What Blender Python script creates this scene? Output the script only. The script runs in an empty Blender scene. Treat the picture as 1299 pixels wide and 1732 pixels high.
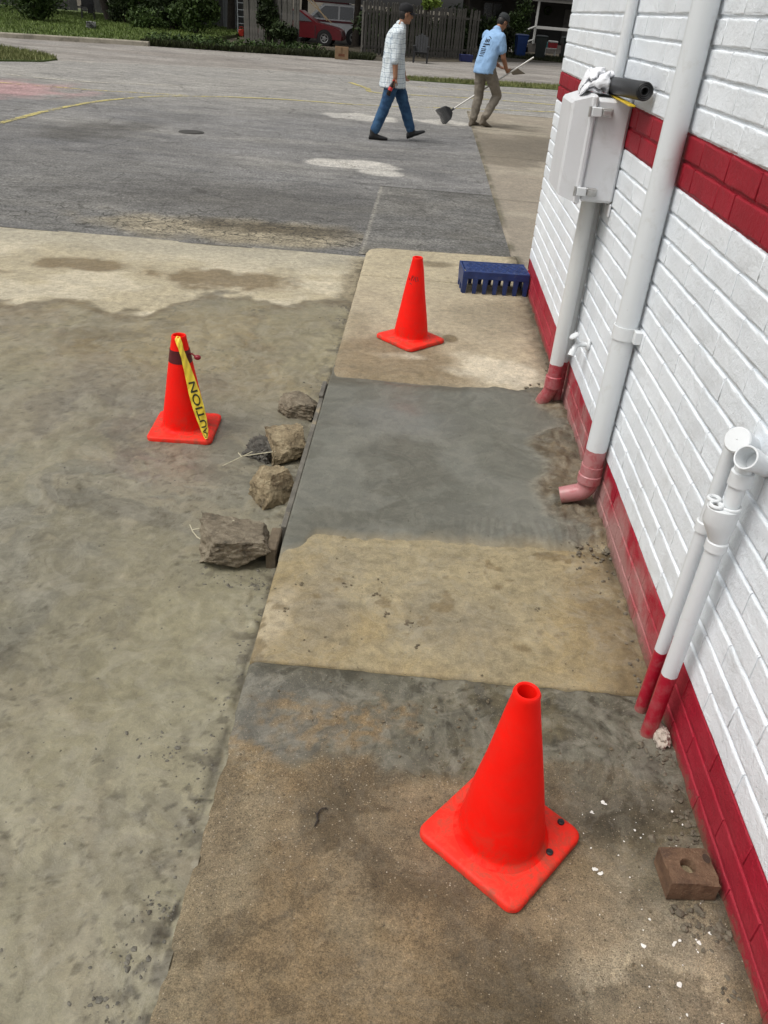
import bpy, math, random
import numpy as np
from mathutils import Vector, Matrix
from mathutils.bvhtree import BVHTree

random.seed(7); rng = np.random.default_rng(11)
scn = bpy.context.scene
COL = scn.collection
R = math.radians

# ------------------------------------------------------------------ camera
CAM_H = 1.75
cam_d = bpy.data.cameras.new('camera'); cam = bpy.data.objects.new('camera', cam_d); COL.objects.link(cam)
ROT = np.array([[0.9958792, 0.0903668, -0.0076517], [0.0550154, -0.5349017, 0.8431212], [0.0720972, -0.8400678, -0.5376691]])
u, s_, vt = np.linalg.svd(ROT); ROT = u @ vt
cm = Matrix.Identity(4)
for i in range(3):
    cm[i][0] = ROT[i, 0]; cm[i][1] = -ROT[i, 1]; cm[i][2] = -ROT[i, 2]
cm[2][3] = CAM_H
cam.matrix_world = cm
cam_d.sensor_fit = 'VERTICAL'; cam_d.sensor_height = 24.0
cam_d.lens = 24.0 * 1338.885 / 1732.0
cam_d.clip_start = 0.05; cam_d.clip_end = 2000
scn.camera = cam

# ------------------------------------------------------------------ overcast daylight
SUN_EL, SUN_AZ = R(59), R(248)          # azimuth measured clockwise from +Y
world = bpy.data.worlds.new('World'); scn.world = world; world.use_nodes = True
nt = world.node_tree; nt.nodes.clear()
sky = nt.nodes.new('ShaderNodeTexSky'); sky.sky_type = 'NISHITA'; sky.sun_disc = False
sky.sun_elevation = SUN_EL; sky.sun_rotation = SUN_AZ
sky.air_density = 1.6; sky.dust_density = 5.0; sky.ozone_density = 1.0
hs = nt.nodes.new('ShaderNodeHueSaturation'); hs.inputs['Saturation'].default_value = 0.10
bg = nt.nodes.new('ShaderNodeBackground'); bg.inputs['Strength'].default_value = 0.095
out = nt.nodes.new('ShaderNodeOutputWorld')
nt.links.new(sky.outputs[0], hs.inputs['Color']); nt.links.new(hs.outputs[0], bg.inputs[0]); nt.links.new(bg.outputs[0], out.inputs[0])
sun_d = bpy.data.lights.new('sun', 'SUN'); sun_d.energy = 1.45; sun_d.angle = R(30); sun_d.color = (1.0, 0.965, 0.91)
sun = bpy.data.objects.new('sun', sun_d); COL.objects.link(sun)
sdir = Vector((math.sin(SUN_AZ) * math.cos(SUN_EL), math.cos(SUN_AZ) * math.cos(SUN_EL), math.sin(SUN_EL)))
sun.rotation_euler = (-sdir).to_track_quat('-Z', 'Y').to_euler(); sun.location = (-6, -6, 12)

scn.render.engine = 'CYCLES'
scn.view_settings.view_transform = 'Standard'; scn.view_settings.look = 'None'
scn.view_settings.exposure = 0.28; scn.view_settings.gamma = 1.0
scn.view_settings.use_curve_mapping = False

# ------------------------------------------------------------------ helpers: colour, noise
def lin(c): return tuple((x / 255 / 12.92 if x / 255 <= 0.04045 else ((x / 255 + 0.055) / 1.055) ** 2.4) for x in c)
KH = 0.79     # picture value to surface colour, level surfaces
def ph(r, g, b, k=None): return np.array(lin((r, g, b))) * (KH if k is None else k)

def _h(xi, yi, zi, seed):
    h = (xi * 374761393 + yi * 668265263 + zi * 2147483647 + seed * 1442695041) & 0xffffffff
    h = ((h ^ (h >> 13)) * 1274126177) & 0xffffffff
    h = ((h ^ (h >> 15)) * 2246822519) & 0xffffffff
    return ((h ^ (h >> 16)) & 0xffffff) / float(0xffffff)
def vn2(x, y, seed=0):
    x = np.asarray(x, float); y = np.asarray(y, float)
    xi = np.floor(x).astype(np.int64); yi = np.floor(y).astype(np.int64)
    fx = x - xi; fy = y - yi; fx = fx * fx * (3 - 2 * fx); fy = fy * fy * (3 - 2 * fy)
    a = _h(xi, yi, 0, seed); b = _h(xi + 1, yi, 0, seed); c = _h(xi, yi + 1, 0, seed); d = _h(xi + 1, yi + 1, 0, seed)
    return (a * (1 - fx) + b * fx) * (1 - fy) + (c * (1 - fx) + d * fx) * fy
def fbm(x, y, o=4, seed=0):
    s = 0; a = 0.5; t = 0
    for i in range(o):
        s = s + a * vn2(np.asarray(x) * 2 ** i + 17.3 * i, np.asarray(y) * 2 ** i - 9.1 * i, seed + i); t += a; a *= 0.5
    return s / t
def vn3(p, seed=0):
    p = np.asarray(p, float); i = np.floor(p).astype(np.int64); f = p - i; f = f * f * (3 - 2 * f); r = 0
    for dx in (0, 1):
        for dy in (0, 1):
            for dz in (0, 1):
                w = (f[:, 0] if dx else 1 - f[:, 0]) * (f[:, 1] if dy else 1 - f[:, 1]) * (f[:, 2] if dz else 1 - f[:, 2])
                r = r + w * _h(i[:, 0] + dx, i[:, 1] + dy, i[:, 2] + dz, seed)
    return r
def fbm3(p, o=3, seed=0):
    s = 0; a = 0.5; t = 0
    for k in range(o): s = s + a * vn3(np.asarray(p) * 2 ** k + 7.7 * k, seed + k); t += a; a *= 0.5
    return s / t
def sm(a, b, x): t = np.clip((x - a) / (b - a), 0, 1); return t * t * (3 - 2 * t)
def blob(x, y, cx, cy, rx, ry, soft=0.35, n=0.0):
    d = np.sqrt(((x - cx) / rx) ** 2 + ((y - cy) / ry) ** 2) + n
    return 1 - sm(1 - soft, 1 + soft, d)
def mixc(base, col, w): return base * (1 - w[..., None]) + np.asarray(col) * w[..., None]

# ------------------------------------------------------------------ helpers: mesh building
class MB:
    def __init__(self): self.v = []; self.f = []
    def add(self, vs, fs):
        o = len(self.v); self.v += [tuple(p) for p in vs]; self.f += [tuple(i + o for i in f) for f in fs]
    def box(self, x0, x1, y0, y1, z0, z1, bev=0.0, M=None):
        if bev <= 0:
            vs = [(x, y, z) for x in (x0, x1) for y in (y0, y1) for z in (z0, z1)]
            fs = [(0, 1, 3, 2), (4, 6, 7, 5), (0, 4, 5, 1), (2, 3, 7, 6), (0, 2, 6, 4), (1, 5, 7, 3)]
        else:
            b = min(bev, (x1 - x0) * .49, (y1 - y0) * .49, (z1 - z0) * .49)
            vs = []
            for x, sx in ((x0, 1), (x1, -1)):
                for y, sy in ((y0, 1), (y1, -1)):
                    for z, sz in ((z0, 1), (z1, -1)):
                        vs += [(x, y + sy * b, z + sz * b), (x + sx * b, y, z + sz * b), (x + sx * b, y + sy * b, z)]
            k = lambda i, j, l, a: ((i * 2 + j) * 2 + l) * 3 + a
            fs = []
            for i in (0, 1):
                fs.append([k(i, 0, 0, 0), k(i, 1, 0, 0), k(i, 1, 1, 0), k(i, 0, 1, 0)])
                fs.append([k(0, i, 0, 1), k(1, i, 0, 1), k(1, i, 1, 1), k(0, i, 1, 1)])
                fs.append([k(0, 0, i, 2), k(1, 0, i, 2), k(1, 1, i, 2), k(0, 1, i, 2)])
            for a_ in (0, 1):
                for b_ in (0, 1):
                    fs.append([k(a_, b_, 0, 0), k(a_, b_, 0, 1), k(a_, b_, 1, 1), k(a_, b_, 1, 0)])
                    fs.append([k(a_, 0, b_, 0), k(a_, 0, b_, 2), k(a_, 1, b_, 2), k(a_, 1, b_, 0)])
                    fs.append([k(0, a_, b_, 1), k(0, a_, b_, 2), k(1, a_, b_, 2), k(1, a_, b_, 1)])
            for i in (0, 1):
                for j in (0, 1):
                    for l in (0, 1): fs.append([k(i, j, l, 0), k(i, j, l, 1), k(i, j, l, 2)])
        if M is not None: vs = [M @ Vector(p) for p in vs]
        self.add(vs, fs); return self
    def rings(self, rs, cap0=True, cap1=True):
        n = len(rs[0]); vs = [p for r in rs for p in r]; fs = []
        for i in range(len(rs) - 1):
            for j in range(n):
                fs.append((i * n + j, i * n + (j + 1) % n, (i + 1) * n + (j + 1) % n, (i + 1) * n + j))
        if cap0: fs.append(tuple(range(n - 1, -1, -1)))
        if cap1: fs.append(tuple((len(rs) - 1) * n + j for j in range(n)))
        self.add(vs, fs); return self
    def tube(self, pts, rad, n=14, cap0=True, cap1=True):
        pts = [Vector(p) for p in pts]; m = len(pts)
        if not hasattr(rad, '__len__'): rad = [rad] * m
        rs = []; u = None
        for i, p in enumerate(pts):
            t = (pts[min(i + 1, m - 1)] - pts[max(i - 1, 0)])
            if t.length < 1e-9: t = Vector((0, 0, 1))
            t.normalize()
            if u is None:
                u = t.orthogonal().normalized()
            u = (u - t * u.dot(t)).normalized(); w = t.cross(u)
            rs.append([p + (u * math.cos(a) + w * math.sin(a)) * rad[i] for a in [2 * math.pi * k / n for k in range(n)]])
        return self.rings(rs, cap0, cap1)
    def lathe(self, prof, n=32, M=None, cap0=False, cap1=False):
        rs = []
        for r, z in prof:
            ring = [Vector((r * math.cos(2 * math.pi * k / n), r * math.sin(2 * math.pi * k / n), z)) for k in range(n)]
            rs.append([M @ p for p in ring] if M is not None else ring)
        return self.rings(rs, cap0, cap1)
    def ell(self, c, r, nu=16, nv=10, M=None):
        rs = []
        for i in range(nv + 1):
            t = math.pi * i / nv; t = min(max(t, 0.02), math.pi - 0.02)
            rs.append([Vector((r[0] * math.sin(t) * math.cos(2 * math.pi * k / nu), r[1] * math.sin(t) * math.sin(2 * math.pi * k / nu), -r[2] * math.cos(t))) for k in range(nu)])
        rs = [[(M @ p if M is not None else p) + Vector(c) for p in q] for q in rs]
        return self.rings(rs)
    def mesh(self, name, off=(0, 0, 0), smooth=False):
        me = bpy.data.meshes.new(name)
        me.from_pydata([(p[0] - off[0], p[1] - off[1], p[2] - off[2]) for p in self.v], [], self.f)
        fix(me)
        if smooth: smooth_mesh(me, smooth)
        return me
def fix(me):
    import bmesh
    bm = bmesh.new(); bm.from_mesh(me); bmesh.ops.recalc_face_normals(bm, faces=bm.faces); bm.to_mesh(me); bm.free(); me.update()
def smooth_mesh(me, ang=40):
    if ang is True: ang = 40
    me.shade_smooth()
    try: me.set_sharp_from_angle(angle=R(ang))
    except Exception: pass

def link(name, me, mat, parent=None):
    o = bpy.data.objects.new(name, me); COL.objects.link(o)
    if mat is not None and me is not None and not me.materials: me.materials.append(mat)
    if parent is not None: o.parent = parent
    return o
def tag(o, label=None, cat=None, group=None, kind=None):
    if label: o['label'] = label
    if cat: o['category'] = cat
    if group: o['group'] = group
    if kind: o['kind'] = kind
    return o
def empty(name, loc=(0, 0, 0), rz=0.0, **k):
    o = bpy.data.objects.new(name, None); COL.objects.link(o); o.location = loc; o.rotation_euler = (0, 0, rz)
    o.empty_display_size = 0.1
    return tag(o, **k)
def part(name, mb, mat, root, smooth=False, world_coords=True, parent=None):
    """a mesh written in world coordinates (or the root's own) hung under its thing"""
    off = root.location if world_coords else (0, 0, 0)
    me = mb.mesh(name, off, smooth)
    return link(name, me, mat, parent or root)
def single(name, mb, mat, loc, label, cat, group=None, smooth=False):
    me = mb.mesh(name, loc, smooth); o = link(name, me, mat); o.location = loc
    return tag(o, label, cat, group)

# ------------------------------------------------------------------ helpers: materials
def newmat(name):
    m = bpy.data.materials.new(name); m.use_nodes = True; t = m.node_tree
    b = t.nodes['Principled BSDF']; return m, t, b
def N(t, kind, **k):
    n = t.nodes.new(kind)
    for a, v in k.items():
        if a in n.inputs: n.inputs[a].default_value = v
        else: setattr(n, a, v)
    return n
def noise(t, scale, detail=4, rough=0.55, vec=None, dist=0.0):
    n = N(t, 'ShaderNodeTexNoise', Scale=scale, Detail=detail, Roughness=rough, Distortion=dist)
    if vec is not None: t.links.new(vec, n.inputs['Vector'])
    return n
def ramp(t, fac, stops, interp='LINEAR'):
    r = t.nodes.new('ShaderNodeValToRGB'); r.color_ramp.interpolation = interp
    e = r.color_ramp.elements
    while len(e) < len(stops): e.new(0.5)
    for i, (p, c) in enumerate(stops):
        e[i].position = p; e[i].color = (c, c, c, 1) if not hasattr(c, '__len__') else (*c[:3], 1)
    t.links.new(fac, r.inputs[0]); return r.outputs[0]
def mixn(t, fac, a, b, mode='MIX'):
    m = t.nodes.new('ShaderNodeMix'); m.data_type = 'RGBA'; m.blend_type = mode
    for sock, v in ((m.inputs[0], fac), (m.inputs[6], a), (m.inputs[7], b)):
        if hasattr(v, 'links'): t.links.new(v, sock)
        elif hasattr(v, '__len__'): sock.default_value = (*v[:3], 1)
        else: sock.default_value = v
    return m.outputs[2]
def mth(t, op, a, b=0.0, c=None):
    m = t.nodes.new('ShaderNodeMath'); m.operation = op
    for i, v in enumerate((a, b) if c is None else (a, b, c)):
        if hasattr(v, 'links'): t.links.new(v, m.inputs[i])
        else: m.inputs[i].default_value = v
    return m.outputs[0]
def bump(t, b, h, strength=0.4, dist=0.01, prev=None):
    n = N(t, 'ShaderNodeBump', Strength=strength, Distance=dist); t.links.new(h, n.inputs['Height'])
    if prev is not None: t.links.new(prev, n.inputs['Normal'])
    t.links.new(n.outputs[0], b.inputs['Normal']); return n.outputs[0]
def pos(t): return t.nodes.new('ShaderNodeNewGeometry').outputs['Position']
def obco(t): return t.nodes.new('ShaderNodeTexCoord').outputs['Object']
def setr(b, r, spec=0.5): b.inputs['Roughness'].default_value = r; b.inputs['Specular IOR Level'].default_value = spec

def plain(name, col, rough=0.6, var=0.25, scale=8.0, bmp=0.0, bscale=60.0, metal=0.0, spec=0.5, dirt=None, dscale=5.0, dlo=0.5, dhi=0.75):
    m, t, b = newmat(name); v = obco(t)
    n = noise(t, scale, 5, 0.6, v)
    lo = tuple(c * (1 - var) for c in col); hi = tuple(min(1, c * (1 + var)) for c in col)
    c = ramp(t, n.outputs[0], [(0.3, lo), (0.7, hi)])
    if dirt is not None:
        d = noise(t, dscale, 7, 0.65, v, 0.4)
        c = mixn(t, ramp(t, d.outputs[0], [(dlo, 0.0), (dhi, 1.0)]), c, dirt)
    t.links.new(c, b.inputs['Base Color']); setr(b, rough, spec); b.inputs['Metallic'].default_value = metal
    if bmp: bump(t, b, noise(t, bscale, 5, 0.6, v).outputs[0], bmp, 0.01)
    return m

def ground_mat(name, fine=1.0, speck=True, cracks=False, streak=(1.0, 1.0)):
    """colour and wetness come from the surface's own stains (point attributes); grain, grit and relief from nodes"""
    m, t, b = newmat(name); p = pos(t)
    col = N(t, 'ShaderNodeAttribute', attribute_name='Col'); wet = N(t, 'ShaderNodeAttribute', attribute_name='wet')
    grit = N(t, 'ShaderNodeAttribute', attribute_name='grit')
    vs = t.nodes.new('ShaderNodeVectorMath'); vs.operation = 'MULTIPLY'; vs.inputs[1].default_value = (streak[0], streak[1], 1); t.links.new(p, vs.inputs[0]); q = vs.outputs[0]
    n1 = noise(t, 330 * fine, 4, 0.75, p); n1b = noise(t, 120 * fine, 6, 0.8, p); n2 = noise(t, 26 * fine, 10, 0.72, q, 0.4); n3 = noise(t, 6 * fine, 10, 0.66, q, 0.9)
    g1 = ramp(t, n1.outputs[0], [(0.32, 0.30), (0.5, 1.0), (0.68, 1.75)]); g1b = ramp(t, n1b.outputs[0], [(0.30, 0.55), (0.5, 1.0), (0.70, 1.5)])
    gk = mth(t, 'MULTIPLY_ADD', grit.outputs['Fac'], 0.75, 0.13)
    c = mixn(t, 1.0, col.outputs['Color'], mixn(t, gk, (1, 1, 1), g1), 'MULTIPLY'); c = mixn(t, 1.0, c, mixn(t, gk, (1, 1, 1), g1b), 'MULTIPLY')
    soft = ramp(t, mth(t, 'ADD', grit.outputs['Fac'], 0.0), [(0.02, 0.30), (0.14, 1.0)])
    c = mixn(t, mth(t, 'MULTIPLY', soft, 0.85), c, ramp(t, n2.outputs[0], [(0.30, 0.62), (0.5, 1.0), (0.70, 1.36)]), 'MULTIPLY')
    c = mixn(t, mth(t, 'MULTIPLY', soft, 0.65), c, ramp(t, n3.outputs[0], [(0.3, (0.72, 0.73, 0.75)), (0.7, (1.26, 1.24, 1.2))]), 'MULTIPLY')
    # thin dried films of silt with sharp rims, where the surface has been washed
    f1 = noise(t, 3.1 * fine, 12, 0.66, q, 1.6); f2 = noise(t, 8.0 * fine, 12, 0.68, q, 1.1)
    fa = ramp(t, f1.outputs[0], [(0.47, 0.0), (0.50, 1.0), (0.56, 0.15)]); fb = ramp(t, f2.outputs[0], [(0.52, 0.0), (0.56, 1.0)]); fd = ramp(t, f2.outputs[0], [(0.37, 1.0), (0.42, 0.0)])
    wk = mth(t, 'MULTIPLY', soft, mth(t, 'MULTIPLY_ADD', wet.outputs['Fac'], 0.8, 0.12))
    c = mixn(t, mth(t, 'MULTIPLY', mth(t, 'MULTIPLY', fa, wk), 0.30), c, (0.36, 0.34, 0.27)); c = mixn(t, mth(t, 'MULTIPLY', mth(t, 'MULTIPLY', fb, wk), 0.22), c, (0.40, 0.375, 0.31)); c = mixn(t, mth(t, 'MULTIPLY', mth(t, 'MULTIPLY', fd, wk), 0.42), c, (0.105, 0.095, 0.075))
    # pinholes and dark flecks
    ph_ = ramp(t, noise(t, 62 * fine, 3, 0.5, p).outputs[0], [(0.23, 0.85), (0.28, 0.0)]); c = mixn(t, ph_, c, (0.06, 0.054, 0.04))
    if speck:
        vo = N(t, 'ShaderNodeTexVoronoi', Scale=170 * fine); t.links.new(p, vo.inputs['Vector'])
        sc = t.nodes.new('ShaderNodeSeparateColor'); t.links.new(vo.outputs['Color'], sc.inputs[0])
        sp = mth(t, 'LESS_THAN', vo.outputs['Distance'], mth(t, 'MULTIPLY', sc.outputs[2], 0.34))
        k = mth(t, 'MULTIPLY', mth(t, 'MULTIPLY', sp, mth(t, 'GREATER_THAN', sc.outputs[0], 0.38)), mth(t, 'MULTIPLY', grit.outputs['Fac'], 0.8))
        spc = ramp(t, sc.outputs[1], [(0.0, (0.045, 0.036, 0.026)), (0.45, (0.11, 0.08, 0.052)), (0.55, (0.27, 0.19, 0.11)), (0.8, (0.36, 0.29, 0.20)), (1.0, (0.50, 0.45, 0.36))])
        c = mixn(t, k, c, spc)
    h = mth(t, 'ADD', mth(t, 'MULTIPLY', n1b.outputs[0], mth(t, 'MULTIPLY_ADD', grit.outputs['Fac'], 0.55, 0.05)), mth(t, 'MULTIPLY', n2.outputs[0], 0.6))
    h = mth(t, 'ADD', mth(t, 'SUBTRACT', h, mth(t, 'MULTIPLY', ph_, 0.5)), mth(t, 'MULTIPLY', fb, mth(t, 'MULTIPLY', wk, 0.12)))
    if cracks:
        ck = N(t, 'ShaderNodeAttribute', attribute_name='crack')
        wv = t.nodes.new('ShaderNodeVectorMath'); wv.operation = 'MULTIPLY_ADD'
        wn = noise(t, 3.2, 6, 0.7, p); t.links.new(wn.outputs['Color'], wv.inputs[0]); wv.inputs[1].default_value = (0.38, 0.38, 0); t.links.new(p, wv.inputs[2])
        def cracknet(scale, w):
            vv = N(t, 'ShaderNodeTexVoronoi', Scale=scale); vv.feature = 'DISTANCE_TO_EDGE'; t.links.new(wv.outputs[0], vv.inputs['Vector'])
            return mth(t, 'LESS_THAN', vv.outputs['Distance'], mth(t, 'MULTIPLY', noise(t, 4, 4, 0.7, p).outputs[0], w))
        brk = ramp(t, noise(t, 1.3, 3, 0.5, p).outputs[0], [(0.46, 0.0), (0.56, 1.0)])
        a = mth(t, 'MULTIPLY', mth(t, 'MULTIPLY', cracknet(6.5, 0.06), ramp(t, noise(t, 2.6, 4, 0.6, p).outputs[0], [(0.36, 0.0), (0.5, 1.0)])), ck.outputs['Fac'])
        b2 = mth(t, 'MULTIPLY', mth(t, 'MULTIPLY', cracknet(0.8, 0.016), brk), 0.5)
        k = mth(t, 'MAXIMUM', a, b2)
        c = mixn(t, mth(t, 'MULTIPLY', k, 0.85), c, (0.04, 0.037, 0.03))
        h = mth(t, 'SUBTRACT', h, mth(t, 'MULTIPLY', k, 1.5))
    t.links.new(c, b.inputs['Base Color'])
    rg = mth(t, 'ADD', mth(t, 'MULTIPLY_ADD', wet.outputs['Fac'], -0.50, 0.92), mth(t, 'MULTIPLY_ADD', n2.outputs[0], 0.3, -0.15))
    t.links.new(rg, b.inputs['Roughness']); b.inputs['Specular IOR Level'].default_value = 0.35
    bump(t, b, h, 0.75, 0.007 / max(fine, 0.5))
    return m

def surf(name, xs, ys, zf, colf, mat, mask=None, skirt=0.0, extra=None):
    """a height sheet with stain attributes; skirt closes its sides downwards"""
    Xg, Yg = np.meshgrid(xs, ys); x = Xg.ravel(); y = Yg.ravel()
    z = zf(x, y); c, w, g = colf(x, y)
    nx = len(xs); ny = len(ys)
    vs = np.stack([x, y, z], 1); fs = []
    idx = np.arange(nx * ny).reshape(ny, nx)
    q = np.stack([idx[:-1, :-1], idx[:-1, 1:], idx[1:, 1:], idx[1:, :-1]], -1).reshape(-1, 4)
    if mask is not None:
        keep = mask(x[q].mean(1), y[q].mean(1)); q = q[keep]
    fs = q.tolist()
    if skirt:
        bd = list(idx[0, :]) + list(idx[1:, -1]) + list(idx[-1, ::-1][1:]) + list(idx[::-1, 0][1:-1])
        o = len(vs); lo = vs[bd].copy(); lo[:, 2] -= skirt; lo_c = c[bd]
        vs = np.vstack([vs, lo]); c = np.vstack([c, c[bd] * 0.9]); w = np.append(w, w[bd]); g = np.append(g, g[bd])
        m = len(bd)
        for i in range(m): fs.append([bd[i], o + i, o + (i + 1) % m, bd[(i + 1) % m]])
    me = bpy.data.meshes.new(name); me.from_pydata(vs.tolist(), [], fs)
    a = me.attributes.new('Col', 'FLOAT_COLOR', 'POINT'); a.data.foreach_set('color', np.hstack([np.clip(c, 0, 1), np.ones((len(c), 1))]).astype(np.float32).ravel())
    a = me.attributes.new('wet', 'FLOAT', 'POINT'); a.data.foreach_set('value', np.clip(w, 0, 1).astype(np.float32))
    a = me.attributes.new('grit', 'FLOAT', 'POINT'); a.data.foreach_set('value', np.clip(g, 0, 1).astype(np.float32))
    if extra is not None:
        ex = extra(vs[:, 0], vs[:, 1]); a = me.attributes.new('crack', 'FLOAT', 'POINT'); a.data.foreach_set('value', ex.astype(np.float32))
    me.shade_smooth(); me.update()
    return link(name, me, mat)

def sheet(name, poly, z, mat, kind='structure', thick=0.0):
    mb = MB(); n = len(poly)
    if thick:
        mb.add([(p[0], p[1], z) for p in poly] + [(p[0], p[1], z - thick) for p in poly],
               [tuple(range(n))] + [(i, i + n, (i + 1) % n + n, (i + 1) % n) for i in range(n)])
    else: mb.add([(p[0], p[1], z) for p in poly], [tuple(range(n))])
    o = link(name, mb.mesh(name), mat)
    if kind: o['kind'] = kind
    return o

# ================================================================== THE SETTING
WX = 0.874            # face of the painted wall
EX = -0.397           # outer edge of the walk
YC = 6.12             # far corner of the building
M_walk = ground_mat('concrete_walk'); M_lot = ground_mat('concrete_lot', 0.9)
M_asph = ground_mat('old_asphalt', 0.13, False, True, (0.6, 1.5))
M_street = ground_mat('street_asphalt', 0.10, False, True, (0.5, 1.3))

def lot_z(x, y):
    base = -0.012 - 0.073 * sm(1.2, 2.35, y) - 0.004 * np.clip(-x - 0.4, 0, 6)
    un = (fbm(x * 1.7, y * 1.7, 4, 5) - 0.5) * 0.016
    mud = 1 - sm(4.9, 5.6, y)
    rg = (np.abs(fbm(x * 5 + 2 * fbm(x * 2, y * 2, 2, 31), y * 3.2, 4, 9) - 0.5)) * 0.05 * mud * sm(0.38, 0.56, fbm(x * 1.3, y * 1.1, 3, 77))
    lumps = np.clip(fbm(x * 16, y * 16, 3, 41) - 0.62, 0, 1) * 0.05 * mud * (0.15 + 0.85 * np.exp(-((x - EX) / 0.16) ** 2))
    qx = x + (fbm(x * 2.1, y * 2.1, 5, 401) - 0.5) * 0.9; qy = y + (fbm(x * 2.1, y * 2.1, 5, 402) - 0.5) * 0.9
    sk = (sm(0.53, 0.545, fbm(qx * 1.9, qy * 1.3, 6, 403)) * 0.0022 + sm(0.56, 0.575, fbm(qx * 5.5 + qy, qy * 4.0, 6, 405)) * 0.0016 + (fbm(x * 30, y * 30, 3, 433) - 0.5) * 0.003) * mud
    return base + un * 0.8 + rg + lumps + sk
def lot_col(x, y):
    wx = x + (fbm(x * 1.1, y * 1.1, 4, 3) - 0.5) * 0.7; wy = y + (fbm(x * 1.1, y * 1.1, 4, 13) - 0.5) * 0.8
    c = np.tile(ph(134, 129, 114), (len(x), 1))
    c = mixc(c, ph(146, 140, 116), 0.85 * sm(0.42, 0.62, fbm(wx * 1.6, wy * 0.9, 4, 21)))
    c = mixc(c, ph(119, 116, 105), 0.9 * sm(0.5, 0.68, fbm(wx * 1.3, wy * 1.3, 4, 25)))
    c = mixc(c, ph(126, 123, 112), 0.75 * blob(wx, wy, -1.35, 3.1, 1.6, 1.0, 0.4))
    c = mixc(c, ph(156, 149, 124), 0.7 * blob(wx, wy, -0.72, 1.75, 0.35, 0.6, 0.5))
    c = mixc(c, ph(151, 144, 125), 0.6 * blob(wx, wy, -0.7, 0.95, 0.45, 0.4, 0.5))
    c = mixc(c, ph(122, 116, 102), 0.55 * sm(0.6, 0.72, fbm(wx * 3.1, wy * 2.2, 4, 61)) * (1 - sm(4.6, 5.2, y)))
    c = mixc(c, ph(146, 126, 116), 0.5 * blob(wx, wy, -0.95, 3.15, 0.3, 0.18, 0.6))
    c = mixc(c, ph(150, 137, 109), 0.85 * sm(3.75, 4.25, wy) * (1 - sm(5.0, 5.7, y)))
    c = mixc(c, ph(126, 111, 83), 0.7 * sm(0.53, 0.66, fbm(wx * 2.3, wy * 3.1, 4, 62)) * sm(3.8, 4.4, y) * (1 - sm(5.2, 5.8, y)))
    qx = x + (fbm(x * 2.1, y * 2.1, 5, 401) - 0.5) * 0.9; qy = y + (fbm(x * 2.1, y * 2.1, 5, 402) - 0.5) * 0.9
    m1 = sm(0.53, 0.55, fbm(qx * 1.9, qy * 1.3, 6, 403)); c = mixc(c, ph(156, 150, 127), 0.42 * m1)
    m2 = sm(0.575, 0.60, fbm(qx * 3.1, qy * 1.8, 6, 404)); c = mixc(c, ph(109, 103, 90), 0.36 * m2)
    m4 = sm(0.56, 0.62, fbm(qx * 1.4, qy * 1.1, 5, 431)); c = mixc(c, ph(126, 113, 101), 0.32 * m4)
    m5 = sm(0.56, 0.64, fbm(qx * 1.2, qy * 1.0, 5, 432)); c = mixc(c, ph(146, 139, 114), 0.40 * m5)
    m3 = sm(0.56, 0.58, fbm(qx * 5.5 + qy, qy * 4.0, 6, 405)); c = mixc(c, ph(150, 142, 122), 0.45 * m3)
    rl = np.exp(-((fbm(qx * 1.5, qy * 1.5, 5, 406) - 0.5) / 0.0045) ** 2) * sm(0.45, 0.6, fbm(x * 1.4, y * 1.4, 3, 407)); c = mixc(c, ph(92, 86, 72), 0.6 * rl)
    sp = sm(0.70, 0.73, fbm(x * 42, y * 42, 3, 408)) * sm(0.4, 0.6, fbm(x * 1.6, y * 1.6, 3, 409)); c = mixc(c, ph(96, 90, 76), 0.65 * sp)
    edge = 5.22 + 0.38 * blob(x, y, -0.85, 5.2, 0.65, 3, 0.5) + (fbm(x * 2.2, x * 0 + 3, 4, 71) - 0.5) * 0.5 + (fbm(x * 7, y * 7, 3, 72) - 0.5) * 0.3 - 0.15 * sm(-1.2, -2.4, x)
    dry = sm(-0.03, 0.05, y - edge)
    dcol = np.tile(ph(203, 193, 169), (len(x), 1))
    dcol = mixc(dcol, ph(180, 169, 142), 0.8 * sm(0.45, 0.65, fbm(x * 2.1, y * 3.0, 4, 81)))
    dcol = mixc(dcol, ph(172, 166, 148), 0.7 * sm(6.2, 6.7, y) )
    bl = np.maximum(blob(x, y, -1.42, 5.95, 0.55, 0.24, 0.25, (fbm(x * 6, y * 6, 4, 83) - 0.5) * 1.1), blob(x, y, -2.5, 6.05, 0.42, 0.17, 0.3, (fbm(x * 5, y * 5, 4, 84) - 0.5) * 1.2))
    bl = np.maximum(bl, blob(x, y, -3.25, 5.7, 0.3, 0.08, 0.3, (fbm(x * 5, y * 5, 4, 85) - 0.5) * 1.0))
    dcol = mixc(dcol, ph(124, 108, 81), 0.85 * bl)
    dcol = mixc(dcol, ph(140, 130, 108), 0.8 * blob(x, y, -0.42, 5.6, 0.12, 1.3, 0.4, (fbm(x * 9, y * 9, 3, 86) - 0.5)))
    c = c * np.array([1.0, 1.0, 0.955])
    c = c * (1 - dry[:, None]) + dcol * dry[:, None]
    rim = np.exp(-((y - edge + 0.06) / 0.07) ** 2); c = mixc(c, ph(118, 103, 78), 0.6 * rim)
    crk = np.exp(-((x - EX + 0.012) / 0.016) ** 2) * sm(0.35, 0.6, fbm(x * 30, y * 7, 3, 91)); c = mixc(c, ph(62, 56, 44), 0.75 * crk)
    c = mixc(c, ph(84, 78, 66), 0.7 * sm(0.60, 0.64, fbm(x * 21, y * 21, 4, 41)) * np.exp(-((x - EX) / 0.10) ** 2))
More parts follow.
